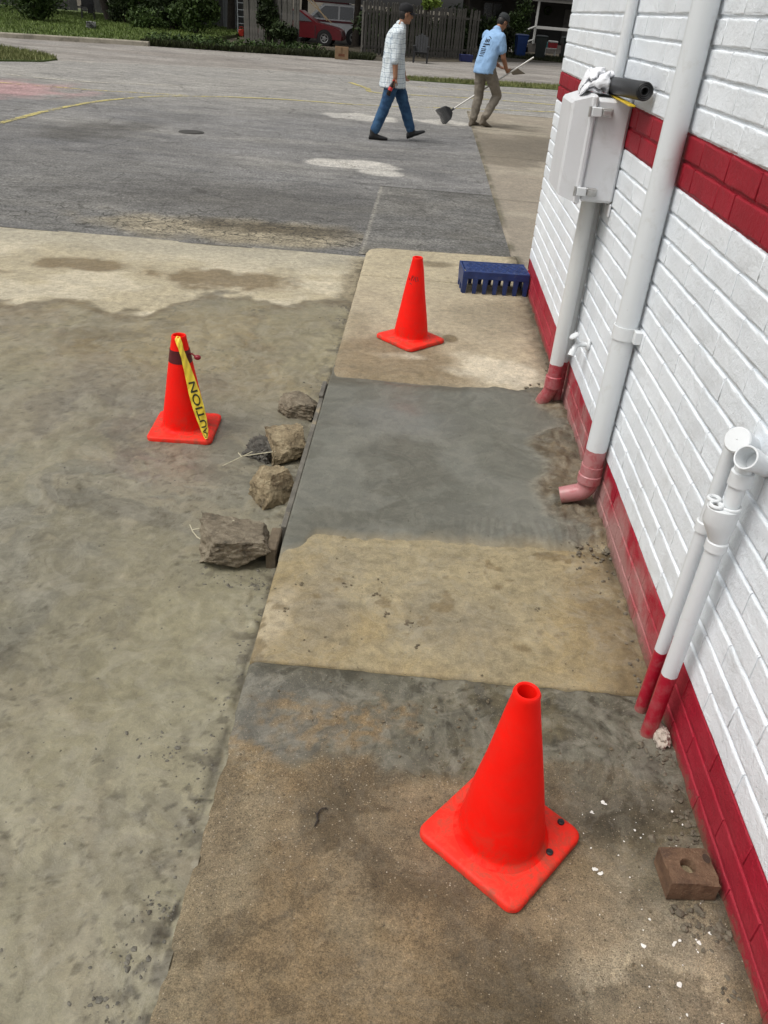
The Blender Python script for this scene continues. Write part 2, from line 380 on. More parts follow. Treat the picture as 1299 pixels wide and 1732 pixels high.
    def seg_d(pts):
        d = np.full(len(x), 9.0)
        for (ax0, ay0), (bx0, by0) in zip(pts[:-1], pts[1:]):
            t_ = np.clip(((x - ax0) * (bx0 - ax0) + (y - ay0) * (by0 - ay0)) / ((bx0 - ax0) ** 2 + (by0 - ay0) ** 2), 0, 1); d = np.minimum(d, np.hypot(x - ax0 - t_ * (bx0 - ax0), y - ay0 - t_ * (by0 - ay0)))
        return d
    wob = (fbm(x * 40, y * 40, 3, 421) - 0.5) * 0.03
    for pts_, w_ in (([(-.402, 1.03), (-.405, .95), (-.412, .895), (-.435, .88), (-.459, .84), (-.43, .815)], .006), ([(-.43, .93), (-.405, .99)], .010), ([(-.395, 1.30), (-.45, 1.30), (-.50, 1.265)], .005)):
        c = mixc(c, ph(58, 52, 40), 0.85 * (1 - sm(w_ * .5, w_ * 1.6, np.abs(seg_d(pts_) + wob * .5))) * sm(0.3, 0.5, fbm(x * 25, y * 25, 3, 422)))
    wet = (0.95 * (1 - dry) + 0.12 * bl * dry) * (0.45 + 0.9 * fbm(wx * 1.5, wy * 1.5, 4, 23))
    grit = 0.085 + 0.45 * dry
    return c, wet, grit
xs = np.concatenate([np.linspace(-8, -3.8, 60)[:-1], np.linspace(-3.8, -1.6, 130)[:-1], np.linspace(-1.6, -0.38, 185)])
ys = np.concatenate([np.linspace(-1.2, 0.6, 40)[:-1], np.linspace(0.6, 3.2, 360)[:-1], np.linspace(3.2, 6.93, 260)])
lot = surf('concrete_lot', xs, ys, lot_z, lot_col, M_lot); lot['kind'] = 'structure'

# ---- walk: slabs and the fresh cement between them, parts of one piece of the setting
def walk_col(x, y):
    n1 = fbm(x * 2.3, y * 2.3, 5, 101); n2 = fbm(x * 6, y * 6, 4, 102); n3 = fbm(x * 15, y * 15, 3, 103)
    wx = x + (n1 - 0.5) * 0.4 + (n3 - .5) * .06; wy = y + (fbm(x * 3, y * 3, 4, 104) - 0.5) * 0.3 + (n3 - .5) * .05
    # near slab
    c = np.tile(ph(131, 113, 86), (len(x), 1)); wet = np.full(len(x), 0.1); grit = np.full(len(x), 0.95)
    c = mixc(c, ph(99, 86, 66), 0.8 * sm(0.5, 0.66, n1)); c = mixc(c, ph(138, 122, 94), 0.7 * sm(0.55, 0.7, n2))
    c = mixc(c, ph(142, 131, 108), 0.6 * blob(wx, wy, -0.36, 1.28, 0.1, 0.5, 0.6))
    pale = blob(wx, wy, 0.68, 0.98, 0.16, 0.2, 0.5) ; pale = np.maximum(pale, blob(wx, wy, 0.58, 1.1, 0.12, 0.14, 0.6) * 0.7)
    c = mixc(c, ph(172, 160, 136), 0.85 * pale)
    c = mixc(c, ph(84, 75, 57), 0.85 * blob(wx, wy, 0.72, 1.3, 0.18, 0.18, 0.6) * (1 - 0.8 * pale))
    c = mixc(c, ph(90, 79, 60), 0.7 * blob(wx, wy, 0.45, 0.72, 0.25, 0.2, 0.6))
    film = sm(1.42, 1.5, wy + 0.1 * (n2 - 0.5)) * (1 - sm(1.9, 2.0, y)); film = np.maximum(film, 0.7 * blob(wx, wy, 0.66, 1.45, 0.25, 0.34, 0.4))
    c = mixc(c, ph(96, 84, 65), 0.5 * sm(0.56, 0.585, fbm(wx * 4.2, wy * 4.2, 6, 411))); c = mixc(c, ph(150, 134, 108), 0.35 * sm(0.60, 0.62, fbm(wx * 6.5, wy * 6.5, 6, 412)))
    tan = blob(wx, wy, -0.08, 1.57, 0.14, 0.08, 0.5, (n3 - 0.5) * 1.6)
    tan = np.maximum(tan, blob(wx, wy, -0.33, 1.43, 0.09, 0.1, 0.5, (n3 - 0.5)))
    gran = sm(0.42, 0.56, fbm(x * 55, y * 55, 3, 441)); tan = tan * (0.15 + 0.85 * gran)
    film = film * (1 - 0.85 * tan)
    fc = mixc(np.tile(ph(103, 100, 86), (len(x), 1)), ph(78, 74, 60), 0.9 * sm(0.45, 0.65, n2)); fc = mixc(fc, ph(110, 108, 100), 0.8 * blob(wx, wy, -0.33, 1.6, 0.22, 0.2, 0.5))
    fc = mixc(fc, ph(112, 101, 74), 0.6 * sm(0.5, 0.7, fbm(x * 4, y * 4, 4, 108)) * sm(0.0, 0.4, x))
    fc = mixc(fc, ph(58, 54, 43), 0.75 * sm(0.60, 0.66, fbm(x * 34, y * 34, 4, 442)) * sm(-0.15, 0.25, x)); fc = mixc(fc, ph(128, 124, 110), 0.45 * sm(0.58, 0.62, fbm(x * 16, y * 16, 5, 443)))
    c = c * (1 - film[:, None]) + fc * film[:, None]; wet = wet + 0.5 * film; grit = grit * (1 - 0.55 * film)
    c = mixc(c, ph(136, 116, 86), 0.75 * tan * (y < 1.8) * (y > 1.3))
    # middle slab, brushed concrete with a sandy film
    mid = (y > 1.823) & (y < 2.9)
    cm_ = np.tile(ph(160, 147, 116), (len(x), 1))
    br = fbm(x * 3, y * 95, 3, 111); cm_ = cm_ * (0.90 + 0.2 * br)[:, None]
    cm_ = mixc(cm_, ph(158, 140, 102), 0.7 * sm(0.42, 0.62, fbm(x * 2.6, y * 3, 4, 112)))
    cm_ = mixc(cm_, ph(136, 127, 108), 0.75 * blob(wx, wy, -0.18, 2.15, 0.1, 0.22, 0.7)); cm_ = mixc(cm_, ph(140, 130, 108), 0.7 * blob(wx, wy, 0.3, 2.1, 0.16, 0.15, 0.8))
    cm_ = mixc(cm_, ph(184, 172, 148), 0.6 * blob(wx, wy, -0.36, 2.0, 0.08, 0.2, 0.5))
    cm_ = mixc(cm_, ph(118, 102, 74), 0.75 * sm(0.62, 0.85, x + (n2 - 0.5) * 0.25))
    lump = sm(0.71, 0.75, fbm(x * 13, y * 13, 3, 114)); cm_ = mixc(cm_, ph(126, 110, 80), 0.8 * lump)
    w = mid.astype(float); c = c * (1 - w[:, None]) + cm_ * w[:, None]
    wet = np.where(mid, 0.28 + 0.3 * sm(0.5, 0.7, n1), wet); grit = np.where(mid, 0.25, grit)
    # far slabs
    far = y > 4.0
    cf = np.tile(ph(184, 171, 146), (len(x), 1))
    cf = mixc(cf, ph(156, 144, 120), 0.8 * sm(0.45, 0.65, fbm(x * 2.5, y * 1.8, 5, 121)))
    cf = mixc(cf, ph(192, 180, 152), 0.7 * sm(5.6, 6.1, wy)); cf = mixc(cf, ph(136, 120, 94), 0.85 * blob(wx, wy, -0.15, 4.4, 0.45, 0.42, 0.35))
    cf = mixc(cf, ph(214, 204, 182), 0.85 * blob(wx, wy, 0.5, 4.42, 0.3, 0.22, 0.35, (n2 - 0.5) * 0.9)); cf = mixc(cf, ph(206, 195, 172), 0.7 * blob(wx, wy, -0.05, 4.5, 0.18, 0.06, 0.5, (n2 - 0.5)))
    cf = mixc(cf, ph(136, 126, 106), 0.6 * blob(wx, wy, 0.5, 5.3, 0.3, 0.35, 0.7)); cf = mixc(cf, ph(126, 110, 80), 0.8 * blob(x, y, 0.28, 4.86, 0.05, 0.07, 0.2))
    cf = mixc(cf, ph(110, 98, 76), 0.7 * blob(x, y, 0.2, 6.55, 0.16, 0.08, 0.4, (n2 - 0.5)))
    cf = mixc(cf, ph(112, 102, 84), 0.7 * sm(0.74, 0.86, x + (n3 - 0.5) * 0.1))
    w = far.astype(float); c = c * (1 - w[:, None]) + cf * w[:, None]; wet = np.where(far, 0.12, wet); grit = np.where(far, 0.45, grit)
    # dirt line along the wall
    dl = np.exp(-((WX - x) / 0.035) ** 2) * sm(0.35, 0.6, fbm(x * 20, y * 9, 3, 131)); c = mixc(c, ph(66, 58, 44), 0.75 * dl)
    # flecks of white paint dropped beside the wall
    return c, wet, grit
def fresh_f(x, y):
    e0 = 2.47 + 0.10 * (x + 0.4) + (fbm(x * 7, y * 0 + 1, 3, 141) - 0.5) * 0.07 + (fbm(x * 25, y * 25, 3, 142) - 0.5) * 0.05 - 0.10 * blob(x, y, -0.38, 2.45, 0.08, 0.3, 0.4)
    e1 = 4.02 + 0.12 * (x + 0.4) + (fbm(x * 8, y * 0 + 2, 3, 143) - 0.5) * 0.10
    e2 = 0.72 + (fbm(y * 4, y * 0 + 5, 3, 144) - 0.5) * 0.22 - 0.1 * blob(x, y, 0.7, 3.15, 0.3, 0.35, 0.5)
    return e0, e1, e2
def fresh_col(x, y):
    e0, e1, e2 = fresh_f(x, y)
    wx = x + (fbm(x * 1.8, y * 1.8, 4, 151) - 0.5) * 0.6; wy = y + (fbm(x * 1.8, y * 1.8, 4, 152) - 0.5) * 0.5
    c = np.tile(ph(110, 110, 100), (len(x), 1))
    sw = fbm(wx * 2.2 + 0.5 * wy, wy * 5, 4, 153)
    c = mixc(c, ph(120, 120, 111), 0.8 * sm(0.48, 0.66, sw)); c = mixc(c, ph(100, 99, 89), 0.8 * sm(0.5, 0.7, fbm(wx * 3, wy * 3.4, 4, 154)))
    c = mixc(c, ph(128, 129, 125), 0.55 * blob(wx, wy, 0.0, 3.65, 0.35, 0.28, 0.7)); c = mixc(c, ph(122, 110, 101), 0.5 * blob(wx, wy, 0.05, 3.85, 0.12, 0.1, 0.7))
    mud = sm(-0.02, 0.1, x - e2); c = mixc(c, ph(118, 103, 80), 0.85 * mud); c = mixc(c, ph(84, 73, 56), 0.7 * mud * sm(0.5, 0.66, fbm(x * 14, y * 14, 4, 156)))
    s1 = fbm(wx * 1.6 + 1.1 * wy, wy * 6 - wx * 2, 5, 158); c = mixc(c, ph(126, 126, 117), 0.45 * sm(0.555, 0.575, s1)); c = mixc(c, ph(96, 95, 85), 0.4 * sm(0.58, 0.60, fbm(wx * 5 - wy * 2, wy * 2.2, 5, 159)))
    film = 1 - sm(0.0, 0.10, y - e0); c = mixc(c, ph(156, 142, 112), 0.8 * film)
    c = mixc(c, ph(96, 90, 76), 0.6 * sm(-0.10, 0.0, y - e1))
    wet = 0.86 - 0.35 * mud + 0.25 * (fbm(wx * 2, wy * 3, 3, 157) - 0.5); grit = 0.03 + 0.4 * mud
    return c, wet, grit
def fresh_z(x, y):
    e0, e1, e2 = fresh_f(x, y)
    inside = sm(0.0, 0.10, y - e0) * (1 - sm(-0.02, 0.03, y - e1))
    tr = (fbm(x * 2.0 + y, y * 7, 3, 161) - 0.5) * 0.004 + (fbm(x * 26, y * 5, 2, 162) - 0.5) * 0.0022 * blob(x, y, 0.35, 2.72, 0.5, 0.15, 0.5)
    arc = np.abs(np.hypot((x - 0.1) / 1.3, y - 2.6) - 0.62); tr = tr + 0.002 * np.exp(-(arc / 0.012) ** 2) + 0.0016 * np.exp(-(np.abs(np.hypot(x - 0.35, (y - 3.1) * 0.8) - 0.33) / 0.008) ** 2)
    mud = sm(-0.02, 0.1, x - e2)
    rough = ((fbm(x * 13, y * 13, 4, 163) - 0.42) * 0.05 + np.abs(fbm(x * 20, y * 14, 4, 164) - 0.5) * 0.05) * mud
    rill = 0.004 * np.abs(np.sin(x * 95 + 3 * fbm(x * 5, y * 9, 2, 165))) * blob(x, y, 0.55, 2.68, 0.35, 0.09, 0.5)
    return np.where(inside > 0.001, -0.010 + 0.016 * inside, -0.010) + tr * inside + rough * np.clip(inside + 0.2, 0, 1) + rill * inside
def walk_z(x, y):
    z = (fbm(x * 1.2, y * 1.2, 3, 171) - 0.5) * 0.006 + (fbm(x * 16, y * 16, 3, 172) - 0.5) * 0.003
    film = sm(1.45, 1.55, y) * (y < 1.82); z = z + film * ((fbm(x * 22, y * 22, 3, 173) - 0.45) * 0.014 + (fbm(x * 50, y * 50, 3, 175) - 0.5) * 0.006) * (0.35 + 0.65 * sm(-0.1, 0.3, x))
    ez = 0.006
    z = z - 0.02 * np.exp(-(np.clip(x - EX, 0, 9) / 0.012)) * (0.4 + 0.9 * fbm(y * 12, y * 0, 3, 174))
    z = z + np.clip(fbm(x * 9, y * 9, 3, 176) - 0.5, 0, 1) * 0.06 * np.exp(-((WX - x) / 0.06) ** 2)
    return z
sidewalk = empty('sidewalk', (0, 0, 0)); sidewalk['kind'] = 'structure'
def slab(name, y0, y1, zf, cf, step=0.0095):
    nx = int((WX + 0.01 - EX) / step); ny = max(2, int((y1 - y0) / step))
    o = surf(name, np.linspace(EX, WX + 0.01, nx), np.linspace(y0, y1, ny), zf, cf, M_walk, skirt=0.16); o.parent = sidewalk; return o
slab('slab', -1.2, 1.818, lambda x, y: walk_z(x, y) - 0.006 * np.exp(-(1.818 - y) / 0.008), walk_col, 0.008)
slab('slab', 1.824, 2.70, lambda x, y: walk_z(x, y) * 0.7 - 0.014 * sm(2.5, 2.68, y) - 0.006 * np.exp(-(y - 1.824) / 0.008), walk_col)
o_f = slab('fresh_cement', 2.36, 4.28, fresh_z, fresh_col); o_f['label'] = 'dark grey freshly trowelled wet cement patch'
slab('slab', 4.02, 6.097, lambda x, y: walk_z(x, y) - 0.014 * (1 - sm(4.06, 4.22, y)) - 0.008 * np.exp(-(6.097 - y) / 0.012), walk_col)
# the last slab has a rounded corner
def end_slab():
    nx, ny = 70, 46; xs = np.linspace(EX, WX + 0.01, nx); ys = np.linspace(6.107, 6.93, ny)
    o = surf('slab', xs, ys, lambda x, y: walk_z(x, y) - 0.005 * np.exp(-(y - 6.107) / 0.01), walk_col, M_walk, skirt=0.16); o.parent = sidewalk
    r = 0.16
    for v in o.data.vertices:
        x, y, z = v.co; f = max(0.0, 1 - (x - EX) / 0.30)
        lim = 6.93
        if x < EX + r: lim = 6.93 - r + math.sqrt(max(0, r * r - (EX + r - x) ** 2))
        t = (y - 6.107) / (6.93 - 6.107); v.co.y = 6.107 + t * (lim + 0.08 * (x - EX) / 1.27 - 6.107)
end_slab()

# ---- asphalt lot beyond
def asph_col(x, y):
    wx = x + (fbm(x * .5, y * .5, 4, 203) - 0.5) * 1.5; wy = y + (fbm(x * .5, y * .5, 4, 213) - 0.5) * 1.5
    c = np.tile(ph(133, 132, 131), (len(x), 1))
    c = mixc(c, ph(118, 117, 116), 0.9 * sm(0.42, 0.62, fbm(wx * 0.5, wy * 0.9, 5, 221))); c = mixc(c, ph(148, 146, 142), 0.7 * sm(0.5, 0.7, fbm(wx * 0.4, wy * 1.2, 5, 222)))
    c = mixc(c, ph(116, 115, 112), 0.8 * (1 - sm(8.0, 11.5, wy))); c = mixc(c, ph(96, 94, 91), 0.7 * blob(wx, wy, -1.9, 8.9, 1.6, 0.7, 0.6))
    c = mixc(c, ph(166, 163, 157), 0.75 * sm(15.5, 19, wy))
    sil = blob(x, y, -1.75, 7.45, 1.15, 0.42, 0.5, (fbm(x * 3, y * 3, 4, 223) - 0.5) * 1.2); c = mixc(c, ph(168, 157, 132), 0.85 * sil)
    sil2 = blob(x, y, -1.35, 7.7, 0.75, 0.22, 0.5, (fbm(x * 3, y * 3, 4, 224) - 0.5) * 1.2); c = mixc(c, ph(84, 75, 60), 0.8 * sil2)
    for (cx, cy, rx, ry, s) in ((-0.95, 11.55, 0.75, 0.32, 1), (-1.2, 16.9, 0.75, 0.55, 2), (0.35, 17.2, 0.55, 0.4, 3), (-0.5, 11.15, 0.3, 0.25, 4)):
        c = mixc(c, ph(205, 201, 193), 0.8 * blob(x, y, cx, cy, rx, ry, 0.12, (fbm(x * 3, y * 3, 4, 230 + s) - 0.5) * 0.9))
    c = mixc(c, ph(88, 86, 83), 0.75 * blob(x, y, -4.9, 12.4, 0.5, 0.9, 0.5, (fbm(x * 3, y * 3, 4, 236) - 0.5) * 1.1))
    c = mixc(c, ph(88, 86, 83), 0.65 * blob(x, y, -4.4, 13.2, 0.3, 0.6, 0.5, (fbm(x * 3, y * 3, 4, 237) - 0.5) * 1.1))
    c = mixc(c, ph(205, 150, 152), 0.5 * blob(x, y, -8.2, 16.6, 1.3, 1.4, 0.5, (fbm(x * 2, y * 2, 4, 238) - 0.5) * 1.5))
    return c, np.full(len(x), 0.05), np.full(len(x), 1.0)
def asph_crack(x, y): return np.clip(1.15 * blob(x, y, -1.7, 7.55, 1.6, 0.6, 0.5, (fbm(x * 2, y * 2, 3, 241) - 0.5) * 1.0) + 0.35 * blob(x, y, -3.3, 7.9, 1.5, 0.9, 0.5), 0, 1)
zA = lambda x, y: -0.092 + (fbm(x * 0.7, y * 0.7, 3, 251) - 0.5) * 0.014 - 0.01 * blob(x, y, -1.4, 7.5, 1.3, 0.4, 0.6)
xs = np.concatenate([np.linspace(-40, -9, 50)[:-1], np.linspace(-9, -3.7, 70)[:-1], np.linspace(-3.7, 1.2, 110)[:-1], np.linspace(1.2, 12, 50)])
ys = np.concatenate([np.linspace(6.9, 9, 80)[:-1], np.linspace(9, 14, 90)[:-1], np.linspace(14, 29.5, 130)])
def street_near(x): return np.interp(x, [-40, -12, -9.4, -7.0, -4.7, -1.5, 4.0, 12], [22.0, 22.4, 23.3, 24.9, 25.95, 26.7, 28.3, 29.4])
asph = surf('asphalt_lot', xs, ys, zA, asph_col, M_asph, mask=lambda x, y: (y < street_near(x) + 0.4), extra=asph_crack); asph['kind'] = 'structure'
# darker patched square of asphalt by the walk
def dark_col(x, y):
    c = np.tile(ph(117, 116, 113), (len(x), 1)); c = mixc(c, ph(126, 124, 119), 0.8 * sm(0.45, 0.65, fbm(x * 1.5, y * 2, 4, 261))); c = mixc(c, ph(102, 100, 96), 0.6 * sm(0.55, 0.7, fbm(x * 2, y * 2, 4, 262)))
    c = mixc(c, ph(130, 122, 104), 0.6 * (1 - sm(7.0, 7.5, y))); c = mixc(c, ph(168, 164, 154), 0.55 * np.exp(-((x + 0.455) / 0.018) ** 2)); c = mixc(c, ph(66, 64, 60), 0.7 * np.exp(-((y - 10.17) / 0.03) ** 2))
    return c, np.full(len(x), 0.05), np.full(len(x), 1.0)
dk = surf('asphalt_patch', np.linspace(-0.48, 0.885, 110), np.linspace(7.02, 10.2, 140), lambda x, y: zA(x, y) + 0.006 + 0.0 * x, dark_col, M_asph, extra=lambda x, y: 0.15 * np.ones_like(x)); dk['kind'] = 'structure'
# tan concrete apron running on past the building's corner
def apron_col(x, y):
    c = np.tile(ph(160, 150, 135), (len(x), 1)); c = mixc(c, ph(128, 119, 104), 0.8 * sm(0.45, 0.65, fbm(x * 0.9, y * 0.7, 5, 271))); c = mixc(c, ph(182, 173, 155), 0.6 * sm(0.58, 0.7, fbm(x * 0.7, y * 1.1, 5, 272)))
    c = mixc(c, ph(104, 97, 86), 0.5 * blob(x, y, 2.2, 14.5, 1.2, 1.4, 0.6)); c = mixc(c, ph(70, 68, 46), 0.8 * np.exp(-((x - 0.9) / 0.035) ** 2) * sm(0.35, 0.6, fbm(x * 3, y * 3, 3, 273)))
    for yy in (9.9, 13.2, 16.5): c = mixc(c, ph(96, 90, 78), 0.7 * np.exp(-((y - yy) / 0.03) ** 2))
    return c, np.full(len(x), 0.05), np.full(len(x), 0.4)
ap = surf('concrete_apron', np.concatenate([np.linspace(0.888, 3.2, 70)[:-1], np.linspace(3.2, 9, 30)]), np.linspace(6.16, 19.6, 230), lambda x, y: -0.072 + 0.07 * (1 - sm(6.9, 7.5, y)) * 0.9 + (fbm(x * 0.7, y * 0.7, 3, 275) - 0.5) * 0.008, apron_col, M_walk, skirt=0.12); ap['kind'] = 'structure'

# ---- street, kerb, verges, far ground
def street_col(x, y):
    c = np.tile(ph(160, 155, 149), (len(x), 1)); c = mixc(c, ph(142, 136, 130), 0.8 * sm(0.42, 0.62, fbm(x * 0.25, y * 0.8, 5, 281)))
    gut = np.exp(-((y - street_near(x) - 0.15) / 0.45) ** 2); c = mixc(c, ph(212, 205, 192), 0.8 * gut * sm(0.3, 0.55, fbm(x * 0.8, y * 2, 4, 282) + 0.12))
    return c, np.full(len(x), 0.04), np.full(len(x), 0.6)
def kerb_y(x): return np.interp(x, [-60, -20, -14.7, -11.3, -7.2, -2.0, 1.0, 4.0, 7.0, 14], [21, 28.5, 30.6, 32.3, 33.6, 35.6, 39.3, 44.0, 47.5, 55])
st = surf('street', np.linspace(-60, 40, 200), np.linspace(20, 62, 110), lambda x, y: -0.106 + 0 * x, street_col, M_street, mask=lambda x, y: (y > street_near(x) - 0.6) & (y < np.where(x > -9.2, kerb_y(x) + 1.0, kerb_y(x) + 0.4)), extra=lambda x, y: 0 * x); st['kind'] = 'structure'
M_dirt = plain('bare_earth', (0.075, 0.062, 0.042), 0.95, 0.45, 0.8, 0.6, 20)
M_grass_g = plain('turf', (0.085, 0.12, 0.032), 0.95, 0.4, 1.2, 0.8, 40, dirt=(0.10, 0.10, 0.035), dscale=0.7)
sheet('ground', [(-700, -700), (700, -700), (700, 1500), (-700, 1500)], -0.17, M_dirt)
# lawn left of the shrubs, behind the kerb
lawn_poly = [(-60, 21.2), (-20, 28.7), (-14.7, 30.8), (-11.3, 32.5), (-9.2, 33.2), (-9.6, 44), (-11, 64), (-60, 64)]
sheet('lawn', lawn_poly, 0.03, M_grass_g, thick=0.2)
yard_poly = [(-9.2, 33.2), (-7.2, 33.8), (-2.0, 35.8), (1.0, 39.6), (4.0, 44.4), (7.0, 48), (14, 56), (40, 70), (40, 90), (-11, 90), (-11, 64), (-9.6, 44)]
sheet('yard', yard_poly, -0.095, M_dirt)
M_kerb = plain('kerb_concrete', tuple(ph(176, 168, 152)), 0.9, 0.2, 3, 0.4, 60, dirt=(0.12, 0.11, 0.085), dscale=2.5)
kx = np.linspace(-45, -10.2, 60); mb = MB()
rr = []
for x in kx:
    y = float(kerb_y(x)); rr.append([Vector((x, y - 0.08, -0.12)), Vector((x, y - 0.05, 0.01)), Vector((x, y - 0.02, 0.04)), Vector((x, y + 0.12, 0.045)), Vector((x, y + 0.14, -0.12))])
mb.rings(rr); k_o = link('kerb', mb.mesh('kerb', smooth=30), M_kerb); k_o['kind'] = 'structure'
verge_left = [(-60, 21.9), (-12.8, 21.6), (-10.6, 21.75), (-9.85, 22.6), (-9.85, 23.6), (-10.6, 24.6), (-12.2, 25.7), (-16, 26.3), (-60, 22.5)]
verge_right = [(-0.75, 27.0), (1.2, 27.5), (4.3, 28.4), (8.0, 29.1), (8.0, 30.4), (4.2, 29.9), (1.2, 28.7), (-0.7, 28.0)]
sheet('verge', verge_left, -0.055, M_grass_g, thick=0.1); sheet('verge', verge_right, -0.075, M_grass_g, thick=0.08)

# ---- painted markings on the asphalt
def paint_mat(name, col, wear=0.5):
    m, t, b = newmat(name); p = pos(t); n = noise(t, 9, 8, 0.75, p); n2 = noise(t, 1.2, 3, 0.5, p)
    k = ramp(t, mth(t, 'ADD', mth(t, 'MULTIPLY', n.outputs[0], 0.7), mth(t, 'MULTIPLY', n2.outputs[0], 0.3)), [(wear - 0.05, 0.0), (wear + 0.06, 0.9)])
    b.inputs['Base Color'].default_value = (*col, 1); setr(b, 0.8); t.links.new(k, b.inputs['Alpha']); return m
M_yel = paint_mat('worn_yellow_paint', tuple(ph(214, 200, 126)), 0.47); M_yel2 = paint_mat('faded_yellow_paint', tuple(ph(224, 208, 140)), 0.5); M_wht = paint_mat('faded_white_paint', tuple(ph(220, 214, 198)), 0.51)
def stripe(pts, w, mat):
    P = [Vector((*p, 0)) for p in pts]; Q = []
    for i in range(len(P) - 1):
        p0 = P[max(i - 1, 0)]; p1 = P[i]; p2 = P[i + 1]; p3 = P[min(i + 2, len(P) - 1)]
        for k in range(10):
            t = k / 10; Q.append(0.5 * ((2 * p1) + (p2 - p0) * t + (2 * p0 - 5 * p1 + 4 * p2 - p3) * t * t + (3 * p1 - p0 - 3 * p2 + p3) * t ** 3))
    Q.append(P[-1]); mb = MB(); vs = []; fs = []
    for i, q in enumerate(Q):
        d = (Q[min(i + 1, len(Q) - 1)] - Q[max(i - 1, 0)]).normalized(); nrm = Vector((-d.y, d.x, 0)) * w / 2
        for s in (-1, 1):
            e = q + nrm * s; vs.append((e.x, e.y, float(zA(np.array([e.x]), np.array([e.y]))[0]) + 0.008))
        if i: fs.append((2 * i - 2, 2 * i - 1, 2 * i + 1, 2 * i))
    mb.add(vs, fs); o = link('painted_line', mb.mesh('painted_line'), mat); o['kind'] = 'structure'; return o
stripe([(-6.3, 9.5), (-6.22, 11.2), (-6.16, 12.43), (-6.13, 14.5), (-5.78, 16.38), (-5.02, 17.69), (-3.45, 18.7), (-1.28, 19.1), (0.51, 19.98), (3.22, 21.28)], 0.12, M_yel)
stripe([(-2.15, 24.5), (-1.6, 23.2), (-1.22, 22.2), (1.0, 22.9), (3.3, 23.1)], 0.14, M_yel)
stripe([(-8.5, 17.4), (-6.6, 17.5), (-4.9, 18.0)], 0.12, M_yel2); stripe([(-9.5, 19.1), (-7.4, 18.9), (-5.5, 19.8)], 0.12, M_wht)
stripe([(-1.2, 21.0), (0.6, 21.3), (3.4, 22.2)], 0.12, M_wht); stripe([(-0.6, 25.0), (2.0, 25.5), (4.0, 25.9)], 0.14, M_yel2)
mhm = plain('cast_iron', (0.045, 0.042, 0.038), 0.7, 0.3, 20, 0.5, 80)
mb = MB(); mb.lathe([(0.001, .012), (0.15, .012), (0.155, .006), (0.17, .010), (0.19, .008), (0.2, -.01)], 28)
mh = link('manhole_cover', mb.mesh('manhole_cover', smooth=30), mhm); mh.location = (-3.55, 13.15, -0.092); tag(mh, 'small round dark iron cover set in the grey asphalt', 'manhole cover')

# ================================================================== THE PAINTED BRICK BUILDING
def wall_mat(name, smooth_k=1.0):
    """white paint with a red band and a red foot; the foot carries a haze of splashed cement"""
    m, t, b = newmat(name); p = pos(t)
    sx = t.nodes.new('ShaderNodeSeparateXYZ'); t.links.new(p, sx.inputs[0])
    wob = noise(t, 22, 4, 0.6, p); z = mth(t, 'ADD', sx.outputs[2], mth(t, 'MULTIPLY_ADD', wob.outputs[0], 0.007, -0.0035))
    n1 = noise(t, 3.0, 6, 0.6, p); n2 = noise(t, 38, 6, 0.7, p, 0.3); n3 = noise(t, 130, 4, 0.7, p)
    white = ramp(t, n1.outputs[0], [(0.3, (0.765, 0.81, 0.855)), (0.7, (0.84, 0.875, 0.91))])
    pit = ramp(t, noise(t, 75, 5, 0.75, p, 0.6).outputs[0], [(0.29, 0.8), (0.35, 0.0)])
    white = mixn(t, pit, white, (0.42, 0.43, 0.44))
    dirty = ramp(t, mth(t, 'ADD', noise(t, 5, 7, 0.7, p).outputs[0], mth(t, 'MULTIPLY', z, -0.16)), [(0.47, 0.0), (0.66, 0.55)])
    white = mixn(t, mth(t, 'MULTIPLY', dirty, 0.6), white, (0.40, 0.40, 0.38))
    red = ramp(t, n1.outputs[0], [(0.3, (0.26, 0.007, 0.017)), (0.7, (0.34, 0.011, 0.026))])
    scuff = ramp(t, noise(t, 30, 8, 0.8, p, 0.5).outputs[0], [(0.60, 0.0), (0.72, 0.45)])
    base_red = ramp(t, n1.outputs[0], [(0.3, (0.30, 0.008, 0.024)), (0.7, (0.40, 0.012, 0.034))])
    base_red = mixn(t, scuff, base_red, (0.42, 0.16, 0.17))
    ymask = mth(t, 'MULTIPLY', ramp(t, mth(t, 'MULTIPLY', sx.outputs[1], 0.1), [(0.17, 0.06), (0.215, 0.75), (0.30, 1.0), (0.41, 0.8), (0.46, 0.12)]),
                ramp(t, mth(t, 'ADD', noise(t, 6, 6, 0.65, p, 0.4).outputs[0], mth(t, 'MULTIPLY', z, -1.2)), [(0.18, 0.0), (0.46, 0.85)]))
    base_red = mixn(t, ymask, base_red, (0.40, 0.27, 0.25))
    grime = ramp(t, mth(t, 'ADD', mth(t, 'MULTIPLY', z, 9.0), mth(t, 'MULTIPLY_ADD', n2.outputs[0], 1.4, -0.7)), [(0.0, 0.8), (0.35, 0.0)])
    base_red = mixn(t, grime, base_red, (0.16, 0.115, 0.075))
    foot = mth(t, 'LESS_THAN', z, 0.2265)
    band = mth(t, 'MULTIPLY', mth(t, 'GREATER_THAN', z, 1.298), mth(t, 'LESS_THAN', z, 1.466))
    c = mixn(t, band, white, red); c = mixn(t, foot, c, base_red)
    t.links.new(c, b.inputs['Base Color']); setr(b, 0.55, 0.28)
    n4 = noise(t, 14, 6, 0.7, p, 0.8)
    h = mth(t, 'ADD', mth(t, 'MULTIPLY', n2.outputs[0], 0.9), mth(t, 'MULTIPLY', n3.outputs[0], 0.45))
    h = mth(t, 'ADD', h, mth(t, 'MULTIPLY', n4.outputs[0], 0.9))
    h = mth(t, 'SUBTRACT', h, mth(t, 'MULTIPLY', pit, 0.9))
    bump(t, b, h, 0.62 * smooth_k, 0.008)
    return m
